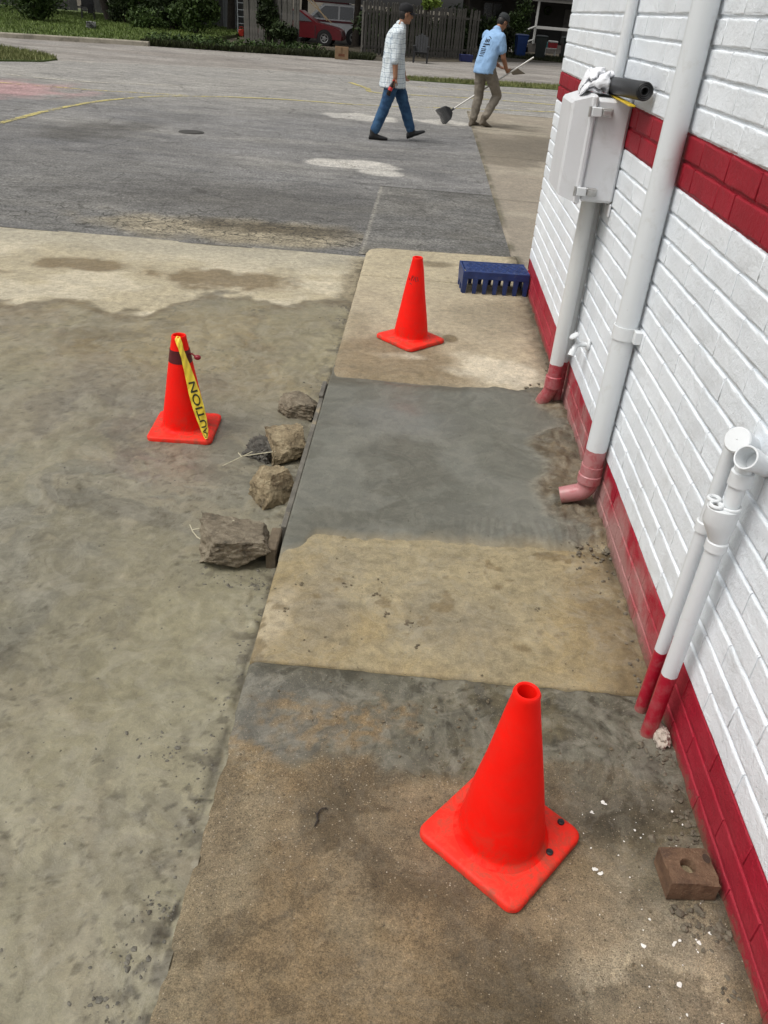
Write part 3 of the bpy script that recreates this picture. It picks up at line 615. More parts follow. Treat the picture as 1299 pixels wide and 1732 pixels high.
M_wall = wall_mat('painted_brick'); M_mortar = wall_mat('painted_mortar', 1.3)
M_roof = plain('roof_felt', (0.08, 0.08, 0.08), 0.9, 0.3, 3, 0.3, 40)
bld = empty('brick_building', (WX, YC, 0), label='white painted brick building with red stripe and red foot along the walk', cat='building')
mb = MB(); mb.box(WX + 0.0072, 7.0, -2.4, YC - 0.0072, -0.3, 3.3); part('wall_core', mb, M_mortar, bld)
mb = MB(); mb.box(WX - 0.05, 7.05, -2.45, YC + 0.05, 3.3, 3.42, 0.01); part('roof', mb, M_roof, bld)
COURSE = 0.0826; BL = 0.262; JT = 0.0088; JE = 0.0028
def brick_mesh(L, seed):
    """thickly painted: soft top and bottom arrises, ends almost closed up with paint"""
    r = random.Random(seed); H = COURSE - JT; mb = MB(); rs = []
    for dx, iz, iy in ((0.010, 0.0, 0.0), (0.0052, 0.0004, 0.0001), (0.0013, 0.0024, 0.0006), (0.0, 0.0058, 0.0016), (0.0, 0.0085, 0.0036)):
        a = L / 2 - iy; h = H / 2 - iz
        ys_ = [-a, -a * .6, -a * .2, a * .2, a * .6, a]
        q = [(y, -h) for y in ys_] + [(y, h) for y in ys_[::-1]]
        rs.append([Vector((dx + r.uniform(-.0005, .0005), y + r.uniform(-.0005, .0005), z + r.uniform(-.0021, .0021))) for y, z in q])
    mb.rings(rs, False, True)
    return mb
BM = {}
def brick_data(L, k):
    key = (round(L, 3), k)
    if key not in BM:
        mb = brick_mesh(L, hash(key) & 0xffff); me = mb.mesh('brick', smooth=60); me.materials.append(M_wall); BM[key] = (mb, me)
    return BM[key]
Z0 = 1.466 - 19 * COURSE
fpx = 1338.885
def px_of(p):
    v = ROT.T @ (np.array(p) - np.array([0, 0, CAM_H]))
    return None if v[2] < 0.1 else (649.5 + v[0] / v[2] * fpx, 866 + v[1] / v[2] * fpx, v[2])
cand = []
for k in range(42):
    zc = Z0 + (k + 0.5) * COURSE
    if zc > 3.28: break
    y = YC - (0.0 if k % 2 else BL / 2) ; 
    edges = [YC]; first = BL if k % 2 else BL / 2
    yy = YC - first
    rr_ = random.Random(k * 31)
    while yy > -2.4:
        edges.append(yy); yy -= BL
    if k in (17, 18):        # odd-length bricks in the red band
        edges = [YC]; yy = YC
        while yy > -2.4: yy -= rr_.choice([0.27, 0.26, 0.15, 0.11, 0.155, 0.26]); edges.append(yy)
    for a, b_ in zip(edges[:-1], edges[1:]):
        L = a - b_ - (JE if k not in (17, 18) else 0.007); yc = (a + b_) / 2
        ps = [px_of((WX, yc + dy, zc + dz)) for dy in (-L / 2, L / 2) for dz in (-.036, .036)]
        area = 0
        if all(ps):
            x_ = [q[0] for q in ps]; y_ = [q[1] for q in ps]
            if max(x_) > 0 and min(x_) < 1299 and max(y_) > 0 and min(y_) < 1732: area = (L * 1.0) * 0.07 * (WX / np.hypot(np.hypot(WX, yc), zc - CAM_H)) / (ps[0][2] ** 2)
        cand.append((area, yc, zc, L))
cand.sort(key=lambda q: -q[0])
field = MB()
for i, (area, yc, zc, L) in enumerate(cand):
    mbk, me = brick_data(L, random.randrange(4)); dxr = random.uniform(-0.0006, 0.0006) + (0.0038 if zc < 0.22 else 0)
    if i < 300:
        o = link('brick', me, None, bld); o.location = (dxr, yc - YC, zc)
        o.rotation_euler = (random.gauss(0, 0.003), 0, random.gauss(0, 0.002))
    else:
        field.add([(WX + p[0] + dxr, yc + p[1], zc + p[2]) for p in mbk.v], mbk.f)
for k in range(40):          # the return wall round the corner
    zc = Z0 + (k + 0.5) * COURSE; x = WX + (0 if k % 2 else -BL / 2)
    while x < 6.9:
        x0 = max(x, WX + 0.001); L = x + BL - JE - x0
        if L > 0.05:
            mbk, _ = brick_data(round(L / 0.005) * 0.005, 1); field.add([(x0 + L / 2 + p[1], YC - p[0], zc + p[2]) for p in mbk.v], mbk.f)
        x += BL
fo = part('brick_field', field, M_wall, bld, smooth=60); fo['kind'] = 'stuff'


# ================================================================== THINGS ON THE WALL
def pvc_mat(name, zsplit, red, haze=0.0, white=(0.69, 0.72, 0.74)):
    m, t, b = newmat(name); p = pos(t); sx = t.nodes.new('ShaderNodeSeparateXYZ'); t.links.new(p, sx.inputs[0])
    z = mth(t, 'ADD', sx.outputs[2], mth(t, 'MULTIPLY_ADD', noise(t, 30, 3, 0.5, p).outputs[0], 0.014, -0.007))
    w = mixn(t, ramp(t, noise(t, 14, 7, 0.7, p, 0.3).outputs[0], [(0.56, 0.0), (0.75, 0.55)]), white, (0.52, 0.52, 0.49))
    w = mixn(t, ramp(t, noise(t, 48, 5, 0.75, p, 0.5).outputs[0], [(0.69, 0.0), (0.74, 0.7)]), w, (0.22, 0.21, 0.2))
    r = mixn(t, ramp(t, noise(t, 22, 7, 0.75, p, 0.3).outputs[0], [(0.5 - haze * 0.3, 0.0), (0.72 - haze * 0.25, 0.25 + haze * 0.6)]), red, (0.46, 0.24, 0.24))
    r = mixn(t, ramp(t, mth(t, 'ADD', mth(t, 'MULTIPLY', z, 6), mth(t, 'MULTIPLY_ADD', noise(t, 25, 5, 0.6, p).outputs[0], 1.2, -0.5)), [(0.0, 0.8), (0.4, 0.0)]), r, (0.27, 0.2, 0.16))
    t.links.new(mixn(t, mth(t, 'LESS_THAN', z, zsplit), w, r), b.inputs['Base Color']); setr(b, 0.38, 0.5)
    bump(t, b, noise(t, 45, 5, 0.6, p).outputs[0], 0.14, 0.004); return m
RED = (0.36, 0.010, 0.026)
M_ds = pvc_mat('painted_downspout', 0.275, RED, 0.9); M_cond = pvc_mat('painted_conduit', 0.235, RED, 0.5, (0.66, 0.67, 0.66)); M_stand = pvc_mat('painted_standpipe', 0.245, (0.38, 0.006, 0.026), 0.1)
M_white = plain('white_paint', (0.70, 0.725, 0.74), 0.45, 0.06, 6, 0.1, 50, dirt=(0.42, 0.41, 0.38), dscale=9, dlo=0.58, dhi=0.85)
M_box = plain('white_box_plastic', (0.68, 0.69, 0.71), 0.42, 0.05, 4, 0.05, 30, dirt=(0.45, 0.44, 0.42), dscale=7, dlo=0.56, dhi=0.9)
M_steel = plain('latch_steel', (0.5, 0.5, 0.49), 0.38, 0.2, 30, 0.1, 60, metal=0.7)
M_black = plain('black_rubber', (0.018, 0.019, 0.021), 0.5, 0.3, 12, 0.15, 80)
M_hole_shade = plain('pipe_hole_shade', (0.13, 0.13, 0.125), 0.8, 0.2, 10)  # dark grey standing for the shade inside a pipe hole

def arc_pts(c, r, a0, a1, ex, ez, n=8):
    return [Vector(c) + Vector(ex) * (r * math.cos(a0 + (a1 - a0) * i / n)) + Vector(ez) * (r * math.sin(a0 + (a1 - a0) * i / n)) for i in range(n + 1)]
# downspout
dx, dy, dr = 0.826, 2.945, 0.0425
ds = empty('downspout', (dx, dy, 0), label='thick white downspout on the wall with pinkish elbow at its foot', cat='downspout')
mb = MB(); mb.tube([(dx, dy, 0.135), (dx, dy, 3.28)], dr, 28); part('pipe', mb, M_ds, ds, 35)
mb = MB(); el = [(dx, dy, 0.20), (dx, dy, 0.13)] + [tuple(p) for p in arc_pts((dx - 0.055, dy, 0.112), 0.055, 0, -R(66), (1, 0, 0), (0, 0, 1), 7)] + [(dx - 0.105, dy + .004, 0.036)]
mb.tube(el, [dr + .004, dr + .003] + [dr - 0.005 * i / 7 for i in range(8)] + [dr - .007], 26, True, False); e_o = part('elbow', mb, M_ds, ds, 35)
mb = MB(); mb.lathe([(dr + .001, 0.115), (dr + .007, 0.12), (dr + .007, 0.155), (dr + .001, 0.16)], 28, Matrix.Translation((dx, dy, 0))); part('coupling', mb, M_ds, ds, 35)
mb = MB(); mb.lathe([(dr + .001, 0.752), (dr + .005, 0.752), (dr + .005, 0.802), (dr + .001, 0.802)], 28, Matrix.Translation((dx, dy, 0))); mb.box(dx + .02, WX - .001, dy - dr - .03, dy - dr + .004, 0.754, 0.80, .002); mb.box(dx + .02, WX - .001, dy + dr - .004, dy + dr + .03, 0.754, 0.80, .002)
sp = part('strap', mb, M_white, ds, 35)
mb = MB(); mb.lathe([(.001, .012), (.006, .011), (.008, .004), (.008, 0)], 10, Matrix.Translation((WX - .012, dy - dr - .016, 0.777)) @ Matrix.Rotation(R(-90), 4, 'Y')); part('screw', mb, M_steel, ds, True, parent=sp)

# conduits from the box
cx, cy = 0.80, 3.97
cd = empty('conduit', (cx, cy, 0), label='fat white conduit below the electrical box with red slanted foot', cat='conduit')
mb = MB(); mb.tube([(cx, cy, 0.145), (cx, cy, 1.075)], 0.036, 22); part('pipe', mb, M_cond, cd, 35)
mb = MB(); mb.lathe([(.037, .10), (.043, .105), (.043, .165), (.037, .17)], 22, Matrix.Translation((cx, cy, 0))); part('coupling', mb, M_cond, cd, 35)
mb = MB(); mb.tube([(cx, cy, .15), (cx, cy, .11), (cx - .012, cy + .01, .06), (cx - .03, cy + .02, .02), (cx - .045, cy + .03, -.03)], [.037, .037, .036, .036, .036], 20); part('elbow', mb, M_cond, cd, 35)
c2 = single('conduit', MB().tube([(0.846, 4.02, -0.02), (0.846, 4.02, 1.08)], 0.024, 18), M_cond, (0.846, 4.02, 0), 'thinner white conduit tight to the wall behind the fat conduit', 'conduit', smooth=35)
c3 = single('conduit', MB().tube([(0.846, 4.13, 1.47), (0.846, 4.13, 3.28)], 0.024, 18), M_white, (0.846, 4.13, 1.47), 'white conduit rising from the top of the electrical box', 'conduit', smooth=35)

# electrical box
bx = empty('electrical_box', (0.80, 3.98, 1.07), label='white electrical box with two latches mounted on the brick wall', cat='electrical box')
mb = MB(); mb.box(0.722, WX - 0.002, 3.81, 4.16, 1.07, 1.485, 0.012); part('body', mb, M_box, bx, 30)
mb = MB(); mb.box(0.694, 0.7215, 3.798, 4.172, 1.058, 1.497, 0.008); part('flange', mb, M_box, bx, 30)
def frust(x0, x1, a, b, ch, mb):
    y0, y1, z0, z1 = a; rs = []
    for x, ins in ((x0, 0), (x0 - 0.012, 0.004), (x1 + 0.01, ch), (x1, ch + 0.012)):
        rs.append([Vector((x, y0 + ins, z0 + ins)), Vector((x, y1 - ins, z0 + ins)), Vector((x, y1 - ins, z1 - ins)), Vector((x, y0 + ins, z1 - ins))])
    mb.rings(rs)
mb = MB(); frust(0.695, 0.618, (3.806, 4.164, 1.066, 1.489), None, 0.022, mb); lid = part('lid', mb, M_box, bx, 20)
for zc in (1.435, 1.115):
    mb = MB(); mb.box(0.700, 0.742, 3.784, 3.801, zc - .018, zc + .018, .003); la = part('latch', mb, M_white, bx, 30)
    mb = MB(); mb.box(0.742, 0.790, 3.788, 3.809, zc - .017, zc + .017, .004); mb.box(0.748, 0.782, 3.781, 3.788, zc - .010, zc + .010, .002); part('clip', mb, M_steel, bx, 30, parent=la)
    mb = MB(); mb.lathe([(.001, .02), (.006, .02), (.006, -.02), (.001, -.02)], 10, Matrix.Translation((0.692, 3.792, zc))); part('hinge_pin', mb, M_steel, bx, True, parent=la)
for yy, zz in ((3.83, 1.04), (4.14, 1.04), (3.83, 1.515), (4.14, 1.515)):
    mb = MB(); mb.box(WX - 0.012, WX - 0.002, yy - .02, yy + .02, zz - .028, zz + .028, .003); part('mounting_tab', mb, M_box, bx, 30)

# roll, ruler and rag on the box
def roll():
    a = Vector((0.826, 3.47, 1.545)); b = Vector((0.795, 4.13, 1.522)); ax = (b - a).normalized(); r = 0.034
    u = ax.orthogonal().normalized(); w = ax.cross(u); n = 24
    mb = MB(); rs = []
    for c, rad in ((a + ax * .004, .012), (a + ax * .05, .012)): rs.append([c + (u * math.cos(2 * math.pi * k / n) + w * math.sin(2 * math.pi * k / n)) * rad for k in range(n)])
    prof = [(a + ax * .05, .011), (a + ax * .004, .012), (a, .014)]
    for i in range(6): prof += [(a + ax * (.0 if i % 2 == 0 else .003), .016 + i * .0033)]
    prof += [(a + ax * .002, r - .001), (a + ax * .006, r), (b - ax * .003, r), (b, r - .002), (b, .01)]
    rs = [[c + (u * math.cos(2 * math.pi * k / n) + w * math.sin(2 * math.pi * k / n)) * rad for k in range(n)] for c, rad in prof]
    mb.rings(rs); return single('rubber_roll', mb, M_black, tuple((a + b) / 2), 'black rolled-up sheet lying on top of the electrical box', 'roll', smooth=35)
roll()
M_yst = plain('yellow_wood', (0.62, 0.43, 0.02), 0.5, 0.1, 10)
mb = MB(); Mx = Matrix.Translation((0.800, 3.70, 1.4915)) @ Matrix.Rotation(R(-2), 4, 'Z'); mb.box(-.012, .012, -.22, .30, -.003, .003, .001, Mx)
single('yellow_ruler', mb, M_yst, (0.765, 3.70, 1.49), 'thin yellow stick under the black roll on the electrical box', 'stick')
def ico(sub):
    import bmesh
    bm = bmesh.new(); bmesh.ops.create_icosphere(bm, subdivisions=sub, radius=1.0)
    v = np.array([p.co for p in bm.verts]); f = [[q.index for q in p.verts] for p in bm.faces]; bm.free(); return v, f
def raw(name, v, f, mat, loc, smooth=True):
    me = bpy.data.meshes.new(name); me.from_pydata(np.asarray(v).tolist(), [], f); fix(me)
    if smooth: smooth_mesh(me, smooth)
    o = link(name, me, mat); o.location = loc; return o
M_rag = plain('white_cloth', (0.76, 0.77, 0.80), 0.9, 0.06, 9, 0.3, 90, dirt=(0.45, 0.43, 0.4), dscale=8, dlo=0.62, dhi=0.85)
v, f = ico(5)
n = fbm3(v * 1.5, 2, 5); rd = np.abs(fbm3(v * np.array([2.0, 1.6, 2.0]) + 9, 2, 8) - 0.5) * 2
rad = 0.80 + 0.45 * (n - .5) - 0.42 * np.exp(-(rd / 0.10) ** 2) + 0.05 * np.abs(fbm3(v * 5, 2, 14) - .5)
q = v * rad[:, None] * np.array([0.092, 0.17, 0.082]); q[:, 2] = np.where(q[:, 2] < -0.03, -0.03 + (q[:, 2] + 0.03) * 0.1, q[:, 2])
q[:, 2] += 0.032; q[:, 2] -= 0.05 * np.clip((-q[:, 0] - 0.05) / 0.03, 0, 1)
tag(raw('rag', q, f, M_rag, (0.735, 4.0, 1.500), 89), 'crumpled white cloth lying on the electrical box beside the roll', 'cloth')

# hose bib
hb = empty('hose_bib', (0.85, 3.66, 0.455), label='small white painted hose tap sticking out of the brick wall', cat='tap')
X_ = Matrix.Rotation(R(-90), 4, 'Y')
mb = MB(); mb.lathe([(.001, .012), (.022, .012), (.028, .006), (.028, 0)], 20, Matrix.Translation((WX - .002, 3.66, 0.46)) @ X_); part('flange', mb, M_white, hb, 35)
mb = MB(); mb.tube([(WX - .01, 3.66, .46), (WX - .05, 3.66, .46), (WX - .066, 3.652, .450), (WX - .078, 3.64, .425)], [.011, .013, .013, .012], 14); mb.tube([(WX - .074, 3.645, .435), (WX - .083, 3.633, .410)], [.016, .016], 14); part('spout', mb, M_white, hb, 35)
mb = MB(); mb.tube([(WX - .05, 3.66, .46), (WX - .078, 3.65, .497)], [.008, .007], 10); mb.lathe([(.001, .006), (.022, .006), (.025, 0), (.022, -.006), (.001, -.006)], 14, Matrix.Translation((WX - .082, 3.649, .502)) @ Matrix.Rotation(R(-38), 4, 'Y')); part('handle', mb, M_white, hb, 35)

# standpipes with drain fittings, near
ax_, ay_ = 0.815, 1.66
sp1 = empty('standpipe', (ax_, ay_, 0), label='nearer white standpipe with red foot, funnel and open drain tee', cat='pipe')
mb = MB(); mb.tube([(ax_, ay_, -.02), (ax_, ay_, .70)], .0225, 24); part('pipe', mb, M_stand, sp1, 35)
mb = MB(); mb.lathe([(.023, .668), (.0275, .671), (.0275, .695), (.023, .70)], 26, Matrix.Translation((ax_, ay_, 0))); part('coupling', mb, M_white, sp1, 35)
def oval(c, rx, ry, z, n=28): return [Vector((c[0] + rx * math.cos(2 * math.pi * k / n), c[1] + ry * math.sin(2 * math.pi * k / n), z)) for k in range(n)]
mb = MB(); rs = [oval((ax_, ay_), .0235, .0235, .695), oval((ax_ - .005, ay_), .028, .027, .715), oval((ax_ - .012, ay_), .039, .031, .745), oval((ax_ - .014, ay_), .041, .032, .755), oval((ax_ - .014, ay_), .041, .032, .792), oval((ax_ - .014, ay_), .038, .029, .795)]
mb.rings(rs); hubo = part('funnel', mb, M_white, sp1, 35)
def torus(mb, c, R0, r, M=None, n=24, k=8, sy=1.0):
    rs = []
    for j in range(n + 1):
        a = 2 * math.pi * j / n; rs.append([(M or Matrix.Identity(4)) @ Vector(((R0 + r * math.cos(2 * math.pi * i / k)) * math.cos(a), sy * (R0 + r * math.cos(2 * math.pi * i / k)) * math.sin(a), r * math.sin(2 * math.pi * i / k))) + Vector(c) for i in range(k)])
    mb.rings(rs, False, False)
mb = MB(); torus(mb, (ax_ - .037, ay_ - .006, .800), .0135, .005); torus(mb, (ax_ - .036, ay_ + .018, .804), .013, .005); torus(mb, (ax_ - .002, ay_, .797), .025, .004); part('clamp_ring', mb, M_white, sp1, True, parent=hubo)
mb = MB(); mb.lathe([(.001, .7965), (.0095, .7965)], 14, Matrix.Translation((ax_ - .037, ay_ - .006, .001))); part('ring_hole_shade', mb, M_hole_shade, sp1, True, parent=hubo)  # flat dark disc; shade down the ring's hole is put into its colour
mb = MB(); mb.tube([(ax_, ay_, .78), (ax_, ay_, .91)], .0205, 22); mb.lathe([(.021, .855), (.0265, .858), (.0265, .892), (.021, .895)], 24, Matrix.Translation((ax_, ay_, 0))); part('riser', mb, M_white, sp1, 35)
def axial(mb, p0, d, prof, n=26):
    """rings round a fixed axis: prof is (radius, distance along d from p0)"""
    u = d.orthogonal().normalized(); w = d.cross(u)
    mb.rings([[p0 + d * t + (u * math.cos(2 * math.pi * k / n) + w * math.sin(2 * math.pi * k / n)) * r for k in range(n)] for r, t in prof], False, False)
def mouth(root, p0, p1, r, open_, nm):
    p0, p1 = Vector(p0), Vector(p1); L = (p1 - p0).length; d = (p1 - p0).normalized(); mb = MB()
    if open_: axial(mb, p0, d, [(r - .004, L), (r - .004, .032), (r, .030), (r, .001), (r - .0012, 0), (r - .004, .0005), (r - .005, .004), (r - .006, .055), (.001, .056)])
    else: axial(mb, p0, d, [(r - .004, L), (r - .004, .030), (r, .028), (r, .004), (r - .003, 0), (r * .8, 0), (.001, 0)])
    return part(nm, mb, M_white if not open_ else M_tee, root, 35)
M_tee = M_white
mouth(sp1, (0.790, 1.622, 0.950), (0.873, 1.676, 0.902), .0285, True, 'tee')
sp2 = empty('standpipe', (0.815, 1.757, 0), label='thinner white standpipe with red foot and flat cap, behind the open one', cat='pipe')
mb = MB(); mb.tube([(.815, 1.757, -.02), (.815, 1.757, .91)], .0185, 20); part('pipe', mb, M_stand, sp2, 35)
mb = MB(); mb.lathe([(.019, .66), (.0235, .663), (.0235, .69), (.019, .693)], 22, Matrix.Translation((.815, 1.757, 0))); part('coupling', mb, M_white, sp2, 35)
mouth(sp2, (0.794, 1.700, 0.955), (0.873, 1.775, 0.900), .0315, False, 'capped_elbow')

# ================================================================== CONES
def cone_mat(name, col, dcol):
    m, t, b = newmat(name); v = obco(t); sx = t.nodes.new('ShaderNodeSeparateXYZ'); t.links.new(v, sx.inputs[0])
    c = ramp(t, noise(t, 9, 5, 0.6, v).outputs[0], [(0.3, tuple(q * 0.9 for q in col)), (0.7, col)])
    scr = ramp(t, noise(t, 34, 8, 0.8, v, 0.6).outputs[0], [(0.60, 0.0), (0.70, 0.6)])
    low = ramp(t, mth(t, 'MULTIPLY', sx.outputs[2], 5.0), [(0.1, 1.0), (0.35, 0.45), (0.8, 0.12)])
    grime = mth(t, 'MULTIPLY', ramp(t, noise(t, 16, 8, 0.75, v, 0.5).outputs[0], [(0.46, 0.0), (0.66, 0.75)]), low)
    c = mixn(t, mth(t, 'MULTIPLY', scr, low), c, dcol); c = mixn(t, grime, c, (0.20, 0.085, 0.05))
    t.links.new(c, b.inputs['Base Color']); setr(b, 0.55, 0.18); bump(t, b, noise(t, 60, 4, 0.6, v).outputs[0], 0.12, 0.003); return m
M_cone = cone_mat('orange_pvc', (0.96, 0.010, 0.004), (0.80, 0.06, 0.03)); M_cbase = cone_mat('orange_pvc_base', (0.90, 0.032, 0.018), (0.66, 0.11, 0.075))
M_band = plain('worn_reflective_band', (0.085, 0.004, 0.008), 0.4, 0.25, 20)
def rsq(half, rc, z, n=7):
    pts = []
    for cxs, cys, a0 in ((1, 1, 0), (-1, 1, 90), (-1, -1, 180), (1, -1, 270)):
        for i in range(n):
            a = R(a0 + 90 * i / (n - 1)); pts.append(Vector((cxs * (half - rc) + rc * math.cos(a), cys * (half - rc) + rc * math.sin(a), z)))
    return pts
def cone(loc, rz, half, H, rb, rt, label, lean=(0, 0)):
    root = empty('traffic_cone', loc, R(rz), label=label, cat='traffic cone', group='orange traffic cones')
    mb = MB(); mb.rings([rsq(half - .006, .03, 0), rsq(half, .03, .006), rsq(half, .03, .02), rsq(half - .003, .03, .025), rsq(half - .010, .03, .028), rsq(rb + 0.006, rb * 0.98, .030)])
    part('base', mb, M_cbase, root, 40, False)
    prof = [(rb + .016, .026), (rb + .010, .033), (rb + .002, .039), (rb - .001, .048), (rb, .06)]
    for i in range(1, 9): k = i / 8; prof.append((rb + (rt - rb) * k, .06 + (H - .075) * k))
    prof += [(rt + .0005, H - .008), (rt - .003, H - .001), (rt - .007, H), (rt - .0095, H - .003), (rt - .0095, H - .03), (rb * 0.6, .15), (rb - .008, .034)]
    mb = MB(); mb.lathe(prof, 44)
    L = Matrix.Identity(4); L[0][2] = lean[0]; L[1][2] = lean[1]
    vv = np.array([tuple(L @ Vector(p)) for p in mb.v]); dn = (fbm3(vv * 9 + loc[0] * 7, 3, 51) - 0.5) * 0.006; rr0 = np.hypot(vv[:, 0], vv[:, 1]) + 1e-6; vv[:, 0] *= 1 + dn / rr0; vv[:, 1] *= 1 + dn / rr0; mb.v = [tuple(p) for p in vv]
    part('body', mb, M_cone, root, 35, False)
    return root
near = cone((0.349, 1.266, 0.0), -40, 0.152, 0.505, 0.108, 0.031, 'nearest orange cone, at the front of the walk, with two black bolts in its base', (-0.032, 0.0))
def bolt_at(wx, wy):
    q = Matrix.Rotation(R(40), 4, 'Z') @ Vector((wx - 0.338, wy - 1.282, 0)); mb = MB(); mb.lathe([(.001, .036), (.006, .036), (.009, .033), (.009, .027)], 12, Matrix.Translation((q.x, q.y, 0))); mb.lathe([(.004, .037), (.0045, .039), (.001, .039)], 8, Matrix.Translation((q.x, q.y, 0)))
    part('bolt', mb, M_black, near, 30, False)
bolt_at(0.495, 1.322); bolt_at(0.455, 1.232)
farc = cone((0.028, 4.765, 0.0), 46, 0.158, 0.515, 0.104, 0.032, 'farthest orange cone, tall and plain, near the blue crate')
# scrawl near the top of the far cone
mb = MB()
def on_cone(a, z, rb=0.104, rt=0.032, H=0.515, off=.0015):
    k = (z - .06) / (H - .075); r = rb + (rt - rb) * k + off; return (r * math.cos(a), r * math.sin(a), z)
for j, seg in enumerate([[(-2.6, .40), (-2.45, .385), (-2.3, .395)], [(-2.1, .415), (-2.1, .385)], [(-2.05, .40), (-1.9, .415), (-1.75, .40), (-1.9, .388)], [(-1.6, .412), (-1.62, .385), (-1.45, .385)], [(-1.4, .41), (-1.3, .385)], [(-2.3, .37), (-2.0, .365)]]):
    mb.tube([on_cone(a - R(46), z) for a, z in seg], .0016, 5)
part('scrawl', mb, M_black, farc, False, False)
leftc = cone((-1.048, 3.475, -0.089), 3, 0.155, 0.49, 0.105, 0.036, 'orange cone with a dark band and yellow tape, on the wet lot')
mb = MB(); zs = [.375, .43]; mb.lathe([(.1055 + (.036 - .105) * (z - .06) / .415 + .0012, z) for z in np.linspace(.365, .425, 5)], 44); part('band', mb, M_band, leftc, 35, False)
mb = MB(); mb.tube([(.045, -.01, .40), (.06, -.015, .408), (.072, -.018, .398)], [.004, .004, .004], 8); mb.ell((.085, -.02, .393), (.016, .013, .012)); part('tie_knob', mb, plain('dark_red_plastic', (0.25, 0.008, 0.02), 0.4, 0.2, 12), leftc, True, False)

# caution tape from the cone's mouth to its base
M_tape = plain('yellow_tape', (0.80, 0.60, 0.045), 0.38, 0.12, 14, 0.15, 40); M_ink = plain('black_ink', (0.03, 0.035, 0.01), 0.5, 0.2, 30)
def tape():
    c = Vector((-1.048, 3.475, -0.089))
    ctr = [(-.008, .012, .455), (-.002, -.022, .487), (.010, -.040, .47), (.024, -.050, .43), (.042, -.060, .375), (.063, -.074, .305), (.083, -.088, .235), (.103, -.101, .165), (.122, -.115, .10), (.134, -.128, .055), (.140, -.140, .034)]
    wid = [.016, .020, .022, .020, .026, .034, .042, .042, .034, .022, .010]
    tw = [0, 0, 20, 48, 40, 26, 24, 28, 34, 30, 20]
    P = [c + Vector(p) for p in ctr]; n = len(P)
    def cr(L, t):
        i = min(int(t), n - 2); u = t - i; a, b, d, e = L[max(i - 1, 0)], L[i], L[i + 1], L[min(i + 2, n - 1)]
        return 0.5 * ((2 * b) + (d - a) * u + (2 * a - 5 * b + 4 * d - e) * u * u + (3 * b - a - 3 * d + e) * u ** 3)
    def frame(t):
        p = cr(P, t); d = (cr(P, min(t + .05, n - 1.001)) - cr(P, max(t - .05, 0))).normalized()
        ang = R(cr([float(x) for x in tw], t)); side = Vector((math.cos(ang), math.sin(ang) * 0.9, 0.15)); side = (side - d * side.dot(d)).normalized()
        nr = side.cross(d).normalized()
        if nr.y > 0: nr = -nr
        return p, side, nr, cr([float(x) for x in wid], t)
    root = empty('caution_tape', tuple(P[-1]), label='yellow tape with black letters hanging from the cone on the wet lot', cat='tape')
    mb = MB(); rs = []; S = 90
    for i in range(S + 1):
        t = (n - 1.001) * i / S; p, sd, nr, w = frame(t); row = []
        for k in range(7): q = k / 6 * 2 - 1; row.append(p + sd * (q * w / 2 * 1.25) + nr * (.004 * (1 - q * q) + .0018 * math.sin(t * 7 + q * 4)))
        rs.append(row)
    vs = [p for r_ in rs for p in r_]; fs = [(i * 7 + k, i * 7 + k + 1, i * 7 + k + 8, i * 7 + k + 7) for i in range(S) for k in range(6)]
    mb.add(vs, fs); part('ribbon', mb, M_tape, root, 60)
    cu = bpy.data.curves.new('caution_letters', 'FONT'); cu.body = 'CAUTION'; cu.size = 1.0; cu.resolution_u = 3; cu.offset = 0.012
    to = bpy.data.objects.new('caution_letters', cu); COL.objects.link(to); dg = bpy.context.evaluated_depsgraph_get()
    me = bpy.data.meshes.new_from_object(to.evaluated_get(dg)); bpy.data.objects.remove(to)
    import bmesh
    bm = bmesh.new(); bm.from_mesh(me); bmesh.ops.subdivide_edges(bm, edges=bm.edges, cuts=2, use_grid_fill=True); bmesh.ops.triangulate(bm, faces=bm.faces)
    xs_ = [v.co.x for v in bm.verts]; x0, x1 = min(xs_), max(xs_)
    for v in bm.verts:                       # the word runs up the ribbon, its last letter highest
        u = (v.co.x - x0) / (x1 - x0); t = 9.75 - u * 4.6; p, sd, nr, w = frame(t)
        q = -(v.co.y / 0.72 - 0.5) * 1.5; v.co = p + sd * (q * w / 2 * 1.1) + nr * (.004 * (1 - q * q) + .0018 * math.sin(t * 7 + q * 4) + .0016) - root.location
    bm.to_mesh(me); bm.free(); me.materials.clear(); me.materials.append(M_ink); link('lettering', me, None, root)
tape()

# ================================================================== RUBBLE, BRICK, CRATE
def rock_mat(name, col, col2, dark):
    m, t, b = newmat(name); v = obco(t)
    c = ramp(t, noise(t, 16, 7, 0.7, v, 0.3).outputs[0], [(0.32, dark), (0.5, col), (0.7, col2)])
    c = mixn(t, ramp(t, noise(t, 150, 4, 0.7, v).outputs[0], [(0.6, 0.0), (0.72, 0.6)]), c, tuple(min(1, q * 1.7) for q in col2))
    t.links.new(c, b.inputs['Base Color']); setr(b, 0.75, 0.4)
    h = mth(t, 'ADD', noise(t, 45, 7, 0.7, v).outputs[0], mth(t, 'MULTIPLY', noise(t, 190, 4, 0.7, v).outputs[0], 0.4)); bump(t, b, h, 0.8, 0.012); return m
M_r1 = rock_mat('muddy_concrete', (0.185, 0.152, 0.105), (0.30, 0.26, 0.19), (0.065, 0.054, 0.038)); M_r2 = rock_mat('dark_mud', (0.10, 0.092, 0.078), (0.17, 0.155, 0.13), (0.035, 0.031, 0.026)); M_r3 = rock_mat('tan_concrete', (0.25, 0.195, 0.115), (0.40, 0.33, 0.21), (0.075, 0.058, 0.035))
